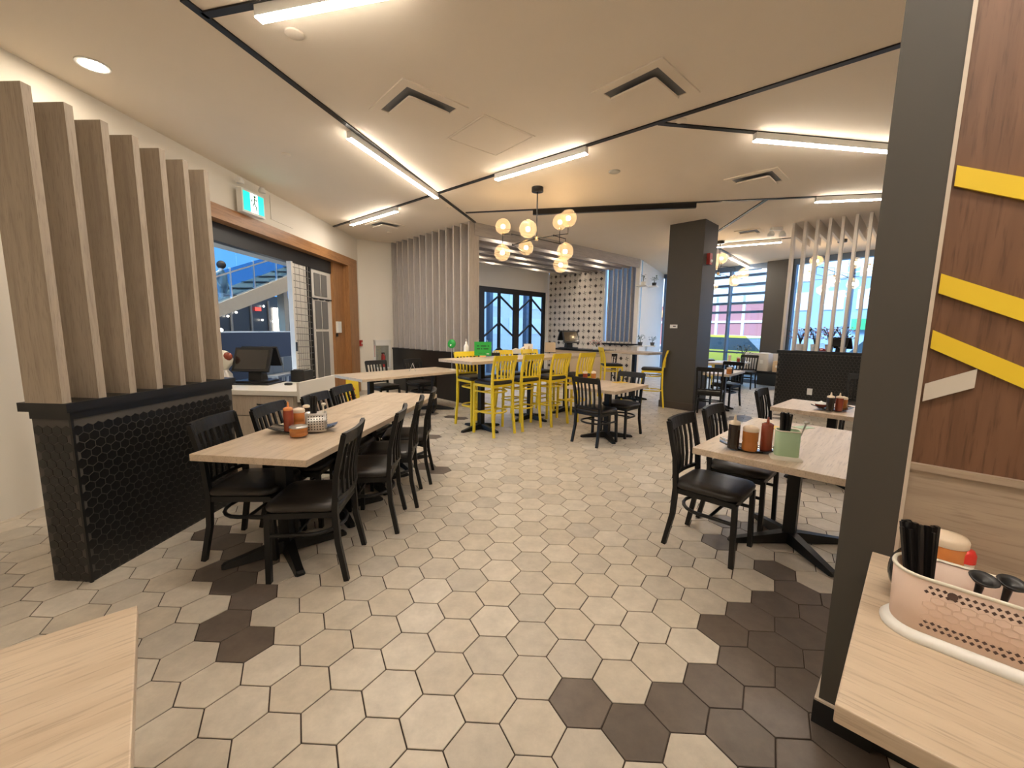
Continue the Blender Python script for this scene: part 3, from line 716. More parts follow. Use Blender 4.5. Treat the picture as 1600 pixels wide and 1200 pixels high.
put(chair0, 2.90, 4.22, -45, 'black slat-back chair at the rear right table, mostly hidden by it', GL)
put(chair0, 5.2, 6.0, 225, 'black chair half hidden behind the dark post by the low black wall', GL)
put(chair0, 1.15, 5.46, 42, 'black slat-back chair on the left of the small middle table', GL)
put(chair0, 1.60, 5.90, 225, 'black slat-back chair on the right of the small middle table', GL)
put(chair0, 3.58, 7.33, 60, 'black slat-back chair with its back to us in front of the grey pillar', GL)
put(chair0, 4.45, 8.45, 215, 'black slat-back chair on the far side of the table by the grey pillar', GL)
put(chair0, 6.42, 11.2, 225, 'dark slat-back chair in front of the street window by the round clutter table', GL)
put(chair0, -2.35, 7.45, -40, 'black chair at the left end behind the low side table', GL)
put(chair0, -1.80, 8.0, -40, 'black chair in the middle behind the low side table', GL)
put(stool0, -.27, 5.88, 135, 'nearest yellow bar stool on the aisle side of the high table', GS)
put(stool0, .14, 6.27, 135, 'second yellow bar stool on the aisle side of the high table', GS)
put(stool0, .60, 6.58, 135, 'third yellow bar stool on the aisle side of the high table', GS)
put(stool0, 1.07, 6.98, 135, 'farthest yellow bar stool on the aisle side of the high table', GS)
put(stool0, -.58, 6.36, -50, 'yellow bar stool behind the left end of the high table', GS)
put(stool0, .02, 7.00, -45, 'yellow bar stool on the far side of the high table, behind the second aisle stool', GS)
put(stool0, .50, 7.50, -45, 'yellow bar stool on the far side of the high table, in its middle', GS)
put(stool0, 2.86, 8.30, 160, 'yellow bar stool touching the grey pillar at the small high table', GS)
put(stool0, 2.24, 9.20, 0, 'yellow bar stool on the left of the small high table', GS)
put(stool0, 5.35, 11.3, -20, 'yellow stool beyond the pillar in front of the street window', GS)
# ------------------------------------------------------------------ tables
def make_table(label, x, y, ang, L_, W_, h=.75, bases=(0.,), th=.042, name='dining_table', cat='table', group=None, barm=.36, brot=45):
    t = thing(name, label, cat, (x, y, 0), R(ang), group)
    MB().box(-L_ / 2, -W_ / 2, h - th, L_ / 2, W_ / 2, h).build('tabletop', 'table_wood', t, bevel=.003)
    for bx in bases:
        MB().box(bx - .038, -.038, .06, bx + .038, .038, h - th - .012).build('column', 'black_metal', t)
        MB().box(bx - .2, -.2, h - th - .014, bx + .2, .2, h - th).build('top_plate', 'black_metal', t)
        mb = MB()
        for k in range(4):
            a = R(brot + 90 * k); c, s_ = math.cos(a), math.sin(a); lp = []
            for rr, w, zt in ((.0, .045, .09), (.07, .042, .085), (barm * .75, .032, .048), (barm, .03, .032), (barm + .015, .02, .02)):
                lp.append([(bx + c * rr + s_ * w, s_ * rr - c * w, 0.004 if rr > .2 else .012), (bx + c * rr - s_ * w, s_ * rr + c * w, 0.004 if rr > .2 else .012), (bx + c * rr - s_ * w * .7, s_ * rr + c * w * .7, zt), (bx + c * rr + s_ * w * .7, s_ * rr - c * w * .7, zt)])
            mb.rings(lp, True, False)
            mb.box(bx + c * (barm - .02) - .018, s_ * (barm - .02) - .018, 0, bx + c * (barm - .02) + .018, s_ * (barm - .02) + .018, .012)
        mb.build('cross_base', 'black_metal', t)
    return t
TA = math.degrees(math.atan2(2.478, .293)); dx, dy = math.cos(R(TA)), math.sin(R(TA))
tn = ['nearest', 'second', 'third', 'farthest']
for k in range(4):
    s_ = .311 + .6215 * k; make_table('%s of the four pale wood tables pushed together along the tiled wall' % tn[k], -1.535 + dx * s_, 2.293 + dy * s_, TA, .62, .742, group='four tables pushed together', brot=45)
a = R(45)
def corner_table(label, cx, cy, ang, L_, W_, **kw):     # near corner, length along ang, width along ang - 90 (or +90 if W_ < 0)
    d = Vector((math.cos(R(ang)), math.sin(R(ang)))); n = Vector((d.y, -d.x)); c = Vector((cx, cy)) + d * L_ / 2 + n * W_ / 2
    return make_table(label, c.x, c.y, ang, L_, abs(W_), **kw), c
rtab, _ = corner_table('pale wood table on the right holding the sauce tray and the mint holder', 1.199, 2.628, 45, 1.42, .92, barm=.42, brot=45)
corner_table('pale wood table at the rear right with a second sauce tray', 2.697, 4.202, 42, .80, .92, barm=.40)
corner_table('small pale wood table in the middle of the room by the yellow stools', 1.308, 5.10, 48, .98, -.74)
corner_table('long high pale wood table with yellow bar stools', -.545, 5.477, 45.3, 3.10, -.76, h=1.07, bases=(-1.05, .05, 1.05), name='high_table', brot=0)
corner_table('low side table in front of the black partition with a yellow caution sign behind it', -2.205, 5.97, 50, 2.10, -.90, bases=(-.65, .65), barm=.36)
corner_table('small high table between the patterned wall and the grey pillar', 2.78, 8.38, 130, 1.10, .70, h=1.07, name='high_table', barm=.30)
corner_table('pale wood table right behind the chair at the grey pillar', 3.95, 7.40, 48, 1.15, -.46, barm=.22)
corner_table('pale table in front of the street window beyond the pillar', 5.55, 10.0, 48, 1.1, -.8)
# near left and near right table tops
corner_table('pale wood table cut off at the lower left corner', -1.007, 1.019, 221.4, 1.2, -.76)
nrt = thing('dining_table', 'pale wood table at the lower right holding the pink cutlery basket', 'table', RW.w(.095, -.003), RW.a)
MB().box(0, -.85, .708, 1.3, -.002, .75).build('tabletop', 'table_wood', nrt, bevel=.003)
MB().box(.62, -.50, .05, .70, -.42, .70).build('column', 'black_metal', nrt)
MB().box(.30, -.50, .0, 1.02, -.42, .05).box(.62, -.82, 0, .70, -.10, .05).build('cross_base', 'black_metal', nrt)
# ------------------------------------------------------------------ table-top objects
def lathe_part(prof, nm, m, parent, n=20, loc=None): return MB().lathe(prof, n).build(nm, m, parent, loc)
def squeeze(label, loc, body, cap, h=.17, r_=.032, nozzle=True, group='sauce bottles'):
    t = thing('squeeze_bottle', label, 'bottle', loc, 0, group)
    lathe_part([(r_ * .94, 0), (r_, .006), (r_, h * .74), (r_ * .93, h * .78)], 'body', body, t)
    lathe_part([(r_ * .98, h * .775), (r_ * .98, h * .85), (r_ * .55, h * .89)], 'cap', cap, t)
    if nozzle: lathe_part([(r_ * .28, h * .885), (r_ * .14, h * 1.08), (1e-5, h * 1.085)], 'nozzle', cap, t, 10)
    return t
def jar(label, loc, body, h=.13, r_=.04, cap='cap_cream', group='sauce bottles'):
    t = thing('sauce_jar', label, 'jar', loc, 0, group)
    lathe_part([(r_ * .95, 0), (r_, .01), (r_, h * .28), (r_ * .92, h * .33), (r_, h * .38), (r_, h * .72), (r_ * .95, h * .76)], 'body', body, t)
    lathe_part([(r_ * 1.02, h * .75), (r_ * 1.02, h * .86), (r_ * .9, h * .92), (r_ * .3, h * .97), (1e-5, h)], 'lid', cap, t)
    return t
def boat_tray(label, loc, rz, L_=.30, W_=.16):
    t = thing('serving_tray', label, 'tray', loc, rz, 'black boat trays'); n = 10; top = []; bot = []
    lp = []
    for i in range(n + 1):
        u = -1 + 2 * i / n; z = .035 * abs(u) ** 2.2 + .004; w = W_ / 2 * (1 - .28 * abs(u) ** 2); x = u * L_ / 2
        lp.append([(x, -w, z + .012), (x, -w * .7, z), (x, w * .7, z), (x, w, z + .012), (x, w * .7, z + .006), (x, -w * .7, z + .006)])
    MB().rings(lp, True, True).build('dish', 'tray_black', t)
    MB().box(-.07, -.04, 0, .07, .04, .006).build('foot', 'tray_black', t)
    return t
def chopsticks(loc, n, sp_x, sp_y, h, lab, grp, lean=.10, rz=0., tilt=(0, 0)):
    for i in range(n):
        a_, b_ = random.uniform(-1, 1), random.uniform(-1, 1); c_, s_ = math.cos(rz), math.sin(rz)
        bx, by = a_ * sp_x * .6, b_ * sp_y * .6; tx, ty = a_ * sp_x + tilt[0] + random.uniform(-.004, .004), b_ * sp_y + tilt[1]
        f = lambda x, y, z: (x * c_ - y * s_, x * s_ + y * c_, z)
        tag(MB().tube([f(bx, by, .008), f(tx, ty, h * random.uniform(.93, 1.02))], [.0034, .0052], 4).build('chopstick', 'chopstick', None, loc), lab, 'chopstick', grp)
def perforated_cup(label, loc, rz):
    t = thing('cutlery_cup', label, 'holder', loc, rz)
    w, d, h = .14, .085, .135
    lo = [[(x * k, y * k, z) for x, y in rrect(w, d, .02, 4)] for k, z in ((.92, 0), (1, .004), (1, h), (.96, h), (.94, .008))]
    MB().rings(lo, True, True).build('cup_body', 'metal', t)
    mb = MB()
    for i in range(6):
        for j in range(6):
            x = -.045 + i * .018; z = .02 + j * .0185; mb.box(x - .004, -d / 2 - .0008, z - .004, x + .004, -d / 2 + .0005, z + .004)
            if i < 3: y = -.018 + i * .018; mb.box(w / 2 - .0005, y - .004, z - .004, w / 2 + .0008, y + .004, z + .004)
    mb.build('perforations', 'black_plastic', t)['kind'] = 'stuff'
    return t
def spoon(label, loc, base, tip, m='metal'):
    t = thing('spoon', label, 'spoon', loc)
    b, q = Vector(base), Vector(tip); MB().tube([b, b.lerp(q, .6), q], [.004, .004, .006], 6).build('handle', m, t)
    MB().ball(q, .016, 10, 6, .7).build('bowl', m, t)
# long table set
tc = at_z(475, 674, .75); boat_tray('black boat-shaped tray with sauces on the long table', (tc.x, tc.y, .75), R(12), .44, .19)
def near(px, py, z=.75): q = at_z(px, py, z); return (q.x, q.y, z)
ZT_ = .762
q = near(452, 673, ZT_); squeeze('red-orange squeeze bottle on the long table tray', q, 'sauce_red', 'sauce_orange', .195, .033)
q = near(468, 668, ZT_); jar('amber sauce jar with a cream lid on the long table tray', (q[0], q[1], ZT_), 'sauce_orange', .155, .042)
q = near(467, 680, ZT_); jar('low glass jar of chili sauce with a clip lid on the long table tray', q, 'sauce_amber', .075, .058, 'metal')
q = near(495, 673, ZT_); perforated_cup('perforated steel cutlery cup on the long table', q, R(20)); chopsticks((q[0] - .02, q[1], ZT_ + .006), 10, .026, .016, .255, 'black chopstick in the steel cup on the long table', 'chopsticks in the steel cup', tilt=(.012, 0))
spoon('cream spoon leaning in the cutlery cup on the long table', (q[0], q[1], ZT_ + .006), (.035, 0, .006), (.058, .0, .19), 'cream')
q = near(480, 662, .75); squeeze('dark pepper bottle with a cream cap behind the long table cup', q, 'sauce_brown', 'cap_cream', .17, .028, False)
# right table set
tc = at_z(1172, 703, .75); boat_tray('black boat-shaped tray with three bottles on the right table', (tc.x, tc.y, .75), R(-28), .36, .17)
q = near(1145, 700, ZT_); squeeze('dark brown soy bottle with a cream cap on the right table', q, 'sauce_brown', 'cap_cream', .205, .034)
q = near(1170.5, 703, ZT_); jar('amber sauce jar with a cream lid on the right table', q, 'sauce_amber', .165, .045)
q = near(1196, 703, ZT_); squeeze('red chili squeeze bottle beside the mint holder', q, 'sauce_red', 'sauce_red', .20, .034)
q = near(1227, 716, .75); t = thing('cutlery_holder', 'mint green cutlery holder with a cream foot on the right table', 'holder', q, R(-25))
lo = [[(x * k, y * k, z) for x, y in rrect(.125, .095, .025, 5)] for k, z in ((1, .012), (1, .175), (.95, .175), (.93, .02))]
MB().rings(lo).build('holder_body', 'mint', t)
MB().rings([[(x, y, z) for x, y in rrect(.125 + e, .095 + e, .03, 5)] for e, z in ((.04, 0), (.04, .006), (.012, .02), (0, .022))]).build('holder_foot', 'cream', t)
MB().rings([[(x, y, z) for x, y in rrect(.125 + e, .095 + e, .025, 5)] for e, z in ((.001, .171), (.007, .174), (.001, .179), (-.006, .177))], False).build('holder_rim', 'cream', t)
chopsticks((q[0] - .014, q[1] + .006, .765), 18, .032, .024, .265, 'black chopstick standing in the mint holder', 'chopsticks in the mint holder', rz=R(-25))
spoon('steel spoon leaning in the mint holder', (q[0], q[1], .765), (.03, -.01, .006), (.085, -.03, .215))
mp_ = at_z(1262, 672, .75)
for lab, px, m in (('yellow-green menu card lying on the right table', 1207, 'caution'), ('pale green menu card lying on the right table', 1255, 'mint')):
    q = near(px, 668); tag(MB().box(-.07, -.045, 0, .07, .045, .003).build('menu_card', m, None, q, R(20)), lab, 'card')
# rear right table set
tc = at_z(1300, 641, .75); boat_tray('black boat-shaped tray on the rear right table', (tc.x, tc.y, .75), R(-10), .34, .17)
q = near(1296, 642, ZT_); squeeze('dark soy bottle on the rear right table', q, 'sauce_brown', 'cap_cream', .17, .032)
q = near(1310, 642, ZT_); squeeze('orange-red squeeze bottle on the rear right table', q, 'sauce_red', 'cap_cream', .165, .031)
q = near(1318, 640, ZT_); jar('amber jar on the rear right table behind the red bottle', (q[0] + .02, q[1] + .04, ZT_), 'sauce_amber', .13, .036)
q = near(1282, 638, ZT_); t = thing('condiment_bowl', 'small bowl with a white lid on the rear right tray', 'bowl', q); lathe_part([(.02, 0), (.045, .02), (.05, .045)], 'bowl_body', 'sauce_red', t); lathe_part([(.048, .044), (.04, .06), (.012, .07), (1e-5, .078)], 'lid', 'white_plastic', t)
# middle table set
tc = at_z(921, 596, .75); boat_tray('dark tray with brown jars on the small middle table', (tc.x, tc.y, .75), R(10), .32, .17)
for i, (px, m) in enumerate(((914, 'sauce_red'), (927, 'sauce_amber'))):
    q = near(px, 596, ZT_); jar(['brown sauce jar on the left of the middle table tray', 'amber sauce jar on the right of the middle table tray'][i], q, m, .16, .035)
q = near(968, 597.5); tag(MB().box(-.10, -.07, 0, .10, .07, .003).build('menu_card', 'caution', None, q, R(30)), 'yellow menu card on the small middle table', 'card')
# near right pink basket
A_ = at_z(1420, 1000, .75); B_ = at_z(1520, 1040, .75); bd = (B_ - A_).normalized(); bang = math.atan2(bd.y, bd.x); bn = Vector((-bd.y, bd.x, 0))
BL_, BW_, BH_ = .32, .13, .165
Q = A_ + bd * (BL_ / 2 - .045) + bn * (BW_ / 2 + .015)
bk = thing('cutlery_basket', 'pale pink oval cutlery basket with pierced bands and a white foot', 'basket', (Q.x, Q.y, .75), bang)
def oval(e, z): return [(x, y, z) for x, y in rrect(BL_ + e, BW_ + e, .06 + e / 2, 8)]
MB().rings([oval(-.012, .012), oval(0, .03), oval(.008, BH_), oval(-.002, BH_), oval(-.016, .03)]).build('basket_body', 'pink', bk)
MB().rings([oval(.006, BH_ - .004), oval(.015, BH_), oval(.010, BH_ + .006), oval(-.004, BH_ + .003)], False).build('basket_rim', 'cream', bk)
MB().rings([oval(.03, 0), oval(.036, .008), oval(.014, .022), oval(-.012, .024)]).build('basket_foot', 'white_plastic', bk)
mb = MB(); hx = MB(); side = lambda z: -BW_ / 2 - .004 * (z - .03) / (BH_ - .03)
for zc in (BH_ - .024, .05):
    for i in range(17):
        for j in range(2):
            x = -.098 + i * .012 + j * .006; z = zc - .0065 + j * .013; y = side(z)
            mb.prism([(x - .0046, z), (x, z - .0046), (x + .0046, z), (x, z + .0046)], y - .0008, y + .003, 'y')
mb.build('pierced_band', 'pink_dark', bk)['kind'] = 'stuff'
MB().lathe([(.009, 0), (.009, .002)], 14).build('hanging_hole', 'pink_dark', bk, (-.055, side(BH_ - .02) - .001, BH_ - .022)).rotation_euler = (R(90), 0, 0)
for r_ in range(4):
    for i in range(8):
        x = -.09 + i * .0255 + (r_ % 2) * .01275; z = .068 + r_ * .0165; y = side(z) - .0002
        hx.tube([(x + .0135 * math.cos(R(30 + 60 * k)), y, z + .0098 * math.sin(R(30 + 60 * k))) for k in range(6)], .0009, 4, True)
hx.build('embossed_hexagons', 'pink', bk)
BM = Matrix.Translation((Q.x, Q.y, .75)) @ Matrix.Rotation(bang, 4, 'Z')
cq = BM @ Vector((-.105, .005, .02)); chopsticks((cq.x, cq.y, .775), 30, .032, .022, .245, 'black chopstick standing in the pink basket', 'chopsticks in the pink basket', rz=bang, tilt=(-.022, .012))
for i, (lx, ly, m) in enumerate(((-.02, .0, 'black_plastic'), (.025, .025, 'black_plastic'), (.075, .0, 'metal'), (.10, .03, 'black_plastic'))):
    P = BM @ Vector((lx, ly, 0)); t = thing('soup_spoon', ['black soup spoon nearest the chopsticks in the pink basket', 'second black soup spoon in the pink basket', 'steel spoon in the pink basket', 'last black soup spoon at the right edge of the photo'][i], 'spoon', (P.x, P.y, .775), bang)
    MB().tube([(0, 0, 0), (.004, 0, .09), (.008, 0, .14)], [.005, .005, .008], 6).build('handle', m, t); o = MB().lathe([(1e-5, -.012), (.018, -.008), (.027, .004), (.025, .006), (.015, -.003), (1e-5, -.006)], 16, (0, 0, 0), .8).build('bowl', m, t, (.012, -.004, .155)); o.rotation_euler = (R(25), R(10), 0)
P = at_z(1470, 905, .75); jar('orange sauce jar with a cream flip lid behind the pink basket', (P.x, P.y, .75), 'sauce_orange', .16, .048)
P = at_z(1500, 915, .75); t = thing('shaker', 'small clear shaker with a red lid behind the pink basket', 'shaker', (P.x, P.y, .75)); lathe_part([(.02, 0), (.022, .08)], 'body', 'bottle_white', t); lathe_part([(.024, .08), (.024, .105), (.018, .118), (1e-5, .12)], 'lid', 'red_bright', t)
P = at_z(1396, 925, .75); t = thing('serving_plate', 'black dish standing on edge behind the pink basket', 'tray', (P.x + .012, P.y + .012, .75 + .068), bang + R(70))
o = MB().lathe([(1e-5, 0), (.05, .0), (.068, .016), (.064, .02), (.048, .006), (1e-5, .006)], 24).build('dish', 'tray_black', t); o.rotation_euler = (R(80), 0, 0)
# ------------------------------------------------------------------ globe chandeliers
def chandelier(label, loc, globes, arms, hub_z, first=False):
    t = thing('globe_chandelier', label, 'chandelier', loc)
    H = hub_z - loc[2]
    MB().lathe([(.085, 0), (.085, -.06), (.02, -.062)][::-1], 20).build('canopy', 'rod_black', t)
    MB().tube([(0, 0, -.05), (0, 0, H)], .009, 8).build('drop_rod', 'rod_black', t)
    MB().lathe([(.02, -.03), (.028, -.015), (.028, .015), (.018, .03)], 12, (0, 0, H)).build('hub', 'brass', t)
    for (ax, ay, az), gs in arms:
        mb = MB().tube([(0, 0, H), (ax, ay, az)], .007, 6); mb.ball((ax, ay, az), .014, 8, 6)
        for g in gs:
            gx, gy, gz = globes[g]; mb.tube([(ax, ay, az), (gx, gy, az + (gz - az) * .15), (gx, gy, gz - (.11 if gz > az else -.11))], .006, 6)
        mb.build('arm', 'rod_black', t)
    for gx, gy, gz in globes:
        g = MB().ball((0, 0, 0), .118, 36, 24).build('globe', 'globe_glass', t, (gx, gy, gz)); MB().ball((0, 0, 0), .030, 12, 8).build('bulb', 'bulb', g)
        s_ = -1 if gz > -.7 else 1; MB().lathe([(.022, 0), (.022, .035)], 10, (0, 0, -.125 if s_ < 0 else .09)).build('socket', 'brass', g)
    return t
cc = on_ceiling(840, 293); cloc = (cc.x, cc.y, CEIL)
gp = [((786, 354), 6.55), ((825, 358), 5.70), ((785, 395), 6.2), ((822, 387), 6.75), ((875, 347), 6.75), ((888, 341), 6.05), ((883, 393), 6.05), ((876, 414), 6.6)]
globes = [tuple(at_y(*p_, d) - Vector(cloc)) for p_, d in gp]
aps = [((799.5, 366), 6.45, (0, 2)), ((801, 382.6), 6.0, (1, 3)), ((865, 368), 6.0, (5, 6)), ((876, 381), 6.6, (4, 7))]
arms = [(tuple(at_y(*p_, d) - Vector(cloc)), g) for p_, d, g in aps]
ch0 = remember(chandelier('eight-globe chandelier hanging over the yellow bar stools', cloc, globes, arms, at_y(840, 373, cc.y).z))
dup(ch0, (4.65, 9.55, CEIL), R(100), 'globe chandelier mostly hidden behind the grey pillar')
dup(ch0, tuple(RS.w(.5, 2.3, CEIL)), R(40), 'globe chandelier seen through the white slats')
dup(ch0, tuple(RS.w(1.6, 2.4, CEIL)), R(200), 'globe chandelier behind the white slats, nearest the dark post')
# ------------------------------------------------------------------ wall fittings
x, z = LW.hit(381, 318); t = thing('exit_sign', 'lit green running-man exit sign with two lamp heads above the door frame', 'sign', LW.w(x, -.05, z), LW.a - R(6))
MB().box(-.21, -.10, -.16, .21, -.02, .15).build('sign_box', 'white_plastic', t)
MB().box(-.185, -.104, -.13, -.065, -.099, .12).build('sign_panel', 'exit_green', t); MB().box(.075, -.104, -.13, .185, -.099, .12).build('sign_panel', 'exit_green', t); MB().box(-.065, -.104, -.13, .075, -.099, .12).build('sign_panel', 'exit_white', t)
rm = MB().ball((.012, -.107, .085), .016, 8, 6)
for a_, b_ in (((.008, .065), (-.004, .0)), ((.006, .055), (-.04, .04)), ((-.04, .04), (-.048, .01)), ((.008, .055), (.042, .035)), ((.042, .035), (.05, .055)), ((-.004, .0), (.03, -.045)), ((.03, -.045), (.035, -.10)), ((-.004, 0), (-.03, -.05)), ((-.03, -.05), (-.055, -.06))): rm.bar((a_[0], -.107, a_[1]), (b_[0], -.107, b_[1]), .004, .017, (0, 1, 0))
rm.build('running_figure', 'sign_dark', t)
for s_ in (-1, 1):
    MB().lathe([(.045, 0), (.05, .03), (.03, .07)], 14, (s_ * .2, -.08, .20)).build('lamp_head', 'white_plastic', t)
x, z = LW.hit(440, 332); tag(MB().box(x - .3, -.008, z - .18, x + .3, 0, z + .17).build('access_panel', 'wall_paint', None, LW.loc, LW.a), 'flush white access panel high on the left wall', 'panel')
x, z = CW.hit(597, 554); t = thing('extinguisher_cabinet', 'white recessed cabinet on the corner wall holding a fire extinguisher', 'cabinet', CW.w(x, 0, z), CW.a)
w_, h_ = .21, .36
MB().box(-w_, -.03, -h_, -w_ + .05, .0, h_).box(w_ - .05, -.03, -h_, w_, 0, h_).box(-w_, -.03, h_ - .14, w_, 0, h_).box(-w_, -.03, -h_, w_, 0, -h_ + .05).build('cabinet_frame', 'white_plastic', t)
MB().box(-w_ + .05, -.006, -h_ + .05, w_ - .05, -.001, h_ - .14).build('cabinet_back', 'soffit', t)
MB().box(-w_ + .05, -.034, -h_ + .05, w_ - .05, -.031, h_ - .14).build('cabinet_door', 'cabinet_glass', t)
for i in range(8): MB().box(-w_ + .015, -.033, h_ - .16 - i * .035, -w_ + .035, -.03, h_ - .14 - i * .035).build('letter', 'red', t)
P = CW.w(x + .01, -.018, z - h_ + .052); t = thing('fire_extinguisher', 'red fire extinguisher inside the white wall cabinet', 'extinguisher', tuple(P))
MB().lathe([(.055, 0), (.06, .02), (.06, .26), (.03, .31), (.02, .33)], 14, (0, 0, 0), .22).build('tank', 'red', t); MB().box(-.05, -.008, .33, .05, .004, .36).build('valve', 'black_plastic', t); MB().tube([(.04, -.006, .34), (.065, -.006, .28), (.06, -.008, .12)], .006, 6).build('hose', 'black_plastic', t)
x, z = CW.hit(566, 536); t = thing('fire_alarm_pull', 'small red fire alarm pull beside the wooden jamb', 'alarm', LW.w(OPEN1 + .1, 0, z), LW.a); MB().box(-.05, -.05, -.07, .05, 0, .07).build('alarm_body', 'red', t); MB().box(-.03, -.058, -.015, .03, -.05, .015).build('pull_handle', 'white_plastic', t)
x, z = LW.hit(534, 512); t = thing('wall_controller', 'white control box with a hanging key on the wooden jamb', 'controller', LW.w(x, .098, z), LW.a); MB().box(-.06, -.05, -.11, .10, 0, .13).build('controller_body', 'white_plastic', t); MB().box(-.07, -.03, -.19, -.02, 0, -.12).build('key_switch', 'black_plastic', t)
PF = Frame(3.47, 7.74, R(135)); x, z = PF.hit(1053, 510); t = thing('thermostat', 'small white thermostat on the dark face of the grey pillar', 'thermostat', PF.w(x, 0, z), R(135)); MB().box(-.07, 0, -.035, .07, .02, .035).build('thermostat_body', 'white_plastic', t); MB().box(-.045, .02, -.012, .01, .022, .015).build('display', 'mesh_grey', t)
PF2 = Frame(3.47, 7.74, R(45)); x, z = PF2.hit(1106, 405); t = thing('fire_strobe', 'red fire alarm strobe on the side of the grey pillar', 'alarm', PF2.w(x, 0, z), R(45)); MB().box(-.06, -.06, -.10, .06, 0, .10).build('strobe_body', 'red', t); MB().ball((.0, -.065, -.04), .03, 8, 6).build('strobe_lens', 'white_plastic', t)
P = at_y(1213, 357, 8.3); t = thing('emergency_light', 'white twin-head emergency light on the ceiling left of the white slats', 'lamp', (P.x, P.y, CEIL)); MB().box(-.1, -.05, -.05, .1, .05, 0).build('light_base', 'white_plastic', t)
for s_ in (-1, 1): MB().lathe([(.03, 0), (.06, -.06), (.06, -.1), (1e-5, -.105)][::-1], 14, (s_ * .11, -.03, -.07)).build('lamp_head', 'white_plastic', t)
# ------------------------------------------------------------------ service counter on the left
ct = thing('service_cabinet', 'pale wood service cabinet with a white worktop behind the long table', 'cabinet', (-2.04, 3.83, 0), R(180 - 4))
cw = .95; cd_ = .62
MB().box(0, -cd_, .08, cw, 0, .855).build('cabinet_body', 'cabinet_wood', ct)
MB().box(.02, -cd_ + .04, 0, cw, -.04, .08).build('plinth', 'base_black', ct)
MB().box(.03, 0, .66, cw, .018, .845).build('drawer', 'cabinet_wood', ct); d_ = MB().box(.03, 0, .10, cw, .018, .65).build('cabinet_door', 'cabinet_wood', ct)
MB().tube([(.20, .03, .77), (.22, .045, .77), (.36, .045, .77), (.38, .03, .77)], .007, 6).build('drawer_handle', 'rod_black', ct)
tag(MB().box(-.02, -cd_ - .02, .856, cw, .03, .90).build('counter_worktop', 'counter_white', None, (-2.04, 3.83, 0), R(176)), 'white worktop of the service cabinet under the till', 'worktop')
tag(MB().prism([(.03, .80), (.03, .985), (-cd_ - .02, .985), (-cd_ - .02, .80)], -.045, -.021, 'x').build('counter_screen', 'counter_white', None, (-2.04, 3.83, 0), R(176)), 'white upright end panel of the service counter', 'panel')
def pos(label, loc, rz, sc=1.):
    t = thing('till_screen', label, 'till', loc, rz); t.scale = (sc,) * 3
    MB().prism(rrect(.34, .26, .03, 4), 0, .02).build('till_base', 'black_plastic', t)
    MB().prism([(-.05, .02), (.07, .02), (.03, .20), (-.03, .20)], -.07, .07, 'x').build('till_stand', 'black_plastic', t)
    s1 = MB().box(-.19, -.016, -.13, .19, .016, .13).build('front_display', 'black_plastic', t, (0, -.07, .24)); s1.rotation_euler = (R(-22), 0, 0)
    MB().box(-.165, -.018, -.105, .165, -.0165, .105).build('screen', 'screen', s1)
    s2 = MB().box(-.19, -.016, -.11, .19, .016, .11).build('rear_display', 'black_plastic', t, (0, .10, .27)); s2.rotation_euler = (R(24), 0, 0)
    return t
q = near(384, 601, .90); tag(MB().box(-.26, -.16, 0, .26, .16, .012).build('counter_mat', 'black_plastic', None, (q[0], q[1] + .12, .90), R(0)), 'flat black mat under the till on the service counter', 'mat')
pos('black till with two tilted screens on the service counter', (q[0] + .03, q[1] + .16, .912), R(0), 1.0)
q = near(448, 600, .90); t = thing('receipt_printer', 'black receipt printer behind the white end panel', 'printer', (q[0] + .03, q[1] + .25, .90), R(-6)); MB().box(-.07, -.09, 0, .09, .09, .13).build('printer_body', 'black_plastic', t, bevel=.01); MB().box(-.05, -.06, .13, .07, .05, .138).build('printer_lid', 'screen', t)
q = near(449, 602, .90); t = thing('card_reader', 'small dark card reader on the counter edge', 'card reader', (q[0], q[1] + .02, .90)); MB().rings([[(x, y, z) for x, y in rrect(.07 + e, .05 + e, .02, 4)] for e, z in ((0, 0), (.004, .01), (0, .022))]).build('reader_body', 'black_plastic', t); MB().box(-.02, -.012, .022, .02, .012, .024).build('reader_pad', 'screen', t)
q = near(338, 603, .90); t = thing('ceramic_figurine', 'cream and red ceramic figurine beside the till', 'figurine', (q[0] - .03, q[1] + .16, .90))
MB().lathe([(.06, 0), (.085, .04), (.08, .10), (.05, .14), (.045, .15)], 18).build('figurine_base', 'bottle_white', t); MB().lathe([(.087, .02), (.09, .035), (.087, .05)], 18).build('red_band', 'red_bright', t)
MB().lathe([(.045, .15), (.085, .20), (.095, .26), (.075, .32), (.03, .35), (1e-5, .355)], 18).build('figurine_body', 'cream', t); MB().ball((.07, -.02, .29), .045, 12, 8).build('dark_patch', 'sauce_red', t)
# yellow caution sign behind the side table
q = (-2.86, 7.25, 0); t = thing('caution_sign', 'yellow folding wet-floor caution sign behind the side table', 'sign', q, R(20))
for s_ in (-1, 1):
    mb = MB().prism([(-.13, 0), (.13, 0), (.10, .62), (-.10, .62)], -.01, .01, 'y'); o = mb.build('sign_leaf', 'caution', t, (0, s_ * .09, 0)); o.rotation_euler = (R(s_ * 8), 0, 0)
    mk = MB().prism([(-.05, .40), (.05, .40), (0, .50)], -.013, -.0105, 'y')
    for k in range(3): mk.box(-.06, -.013, .20 + .05 * k, .06, -.0105, .225 + .05 * k)
    if s_ < 0: mk.build('warning_print', 'red', o)
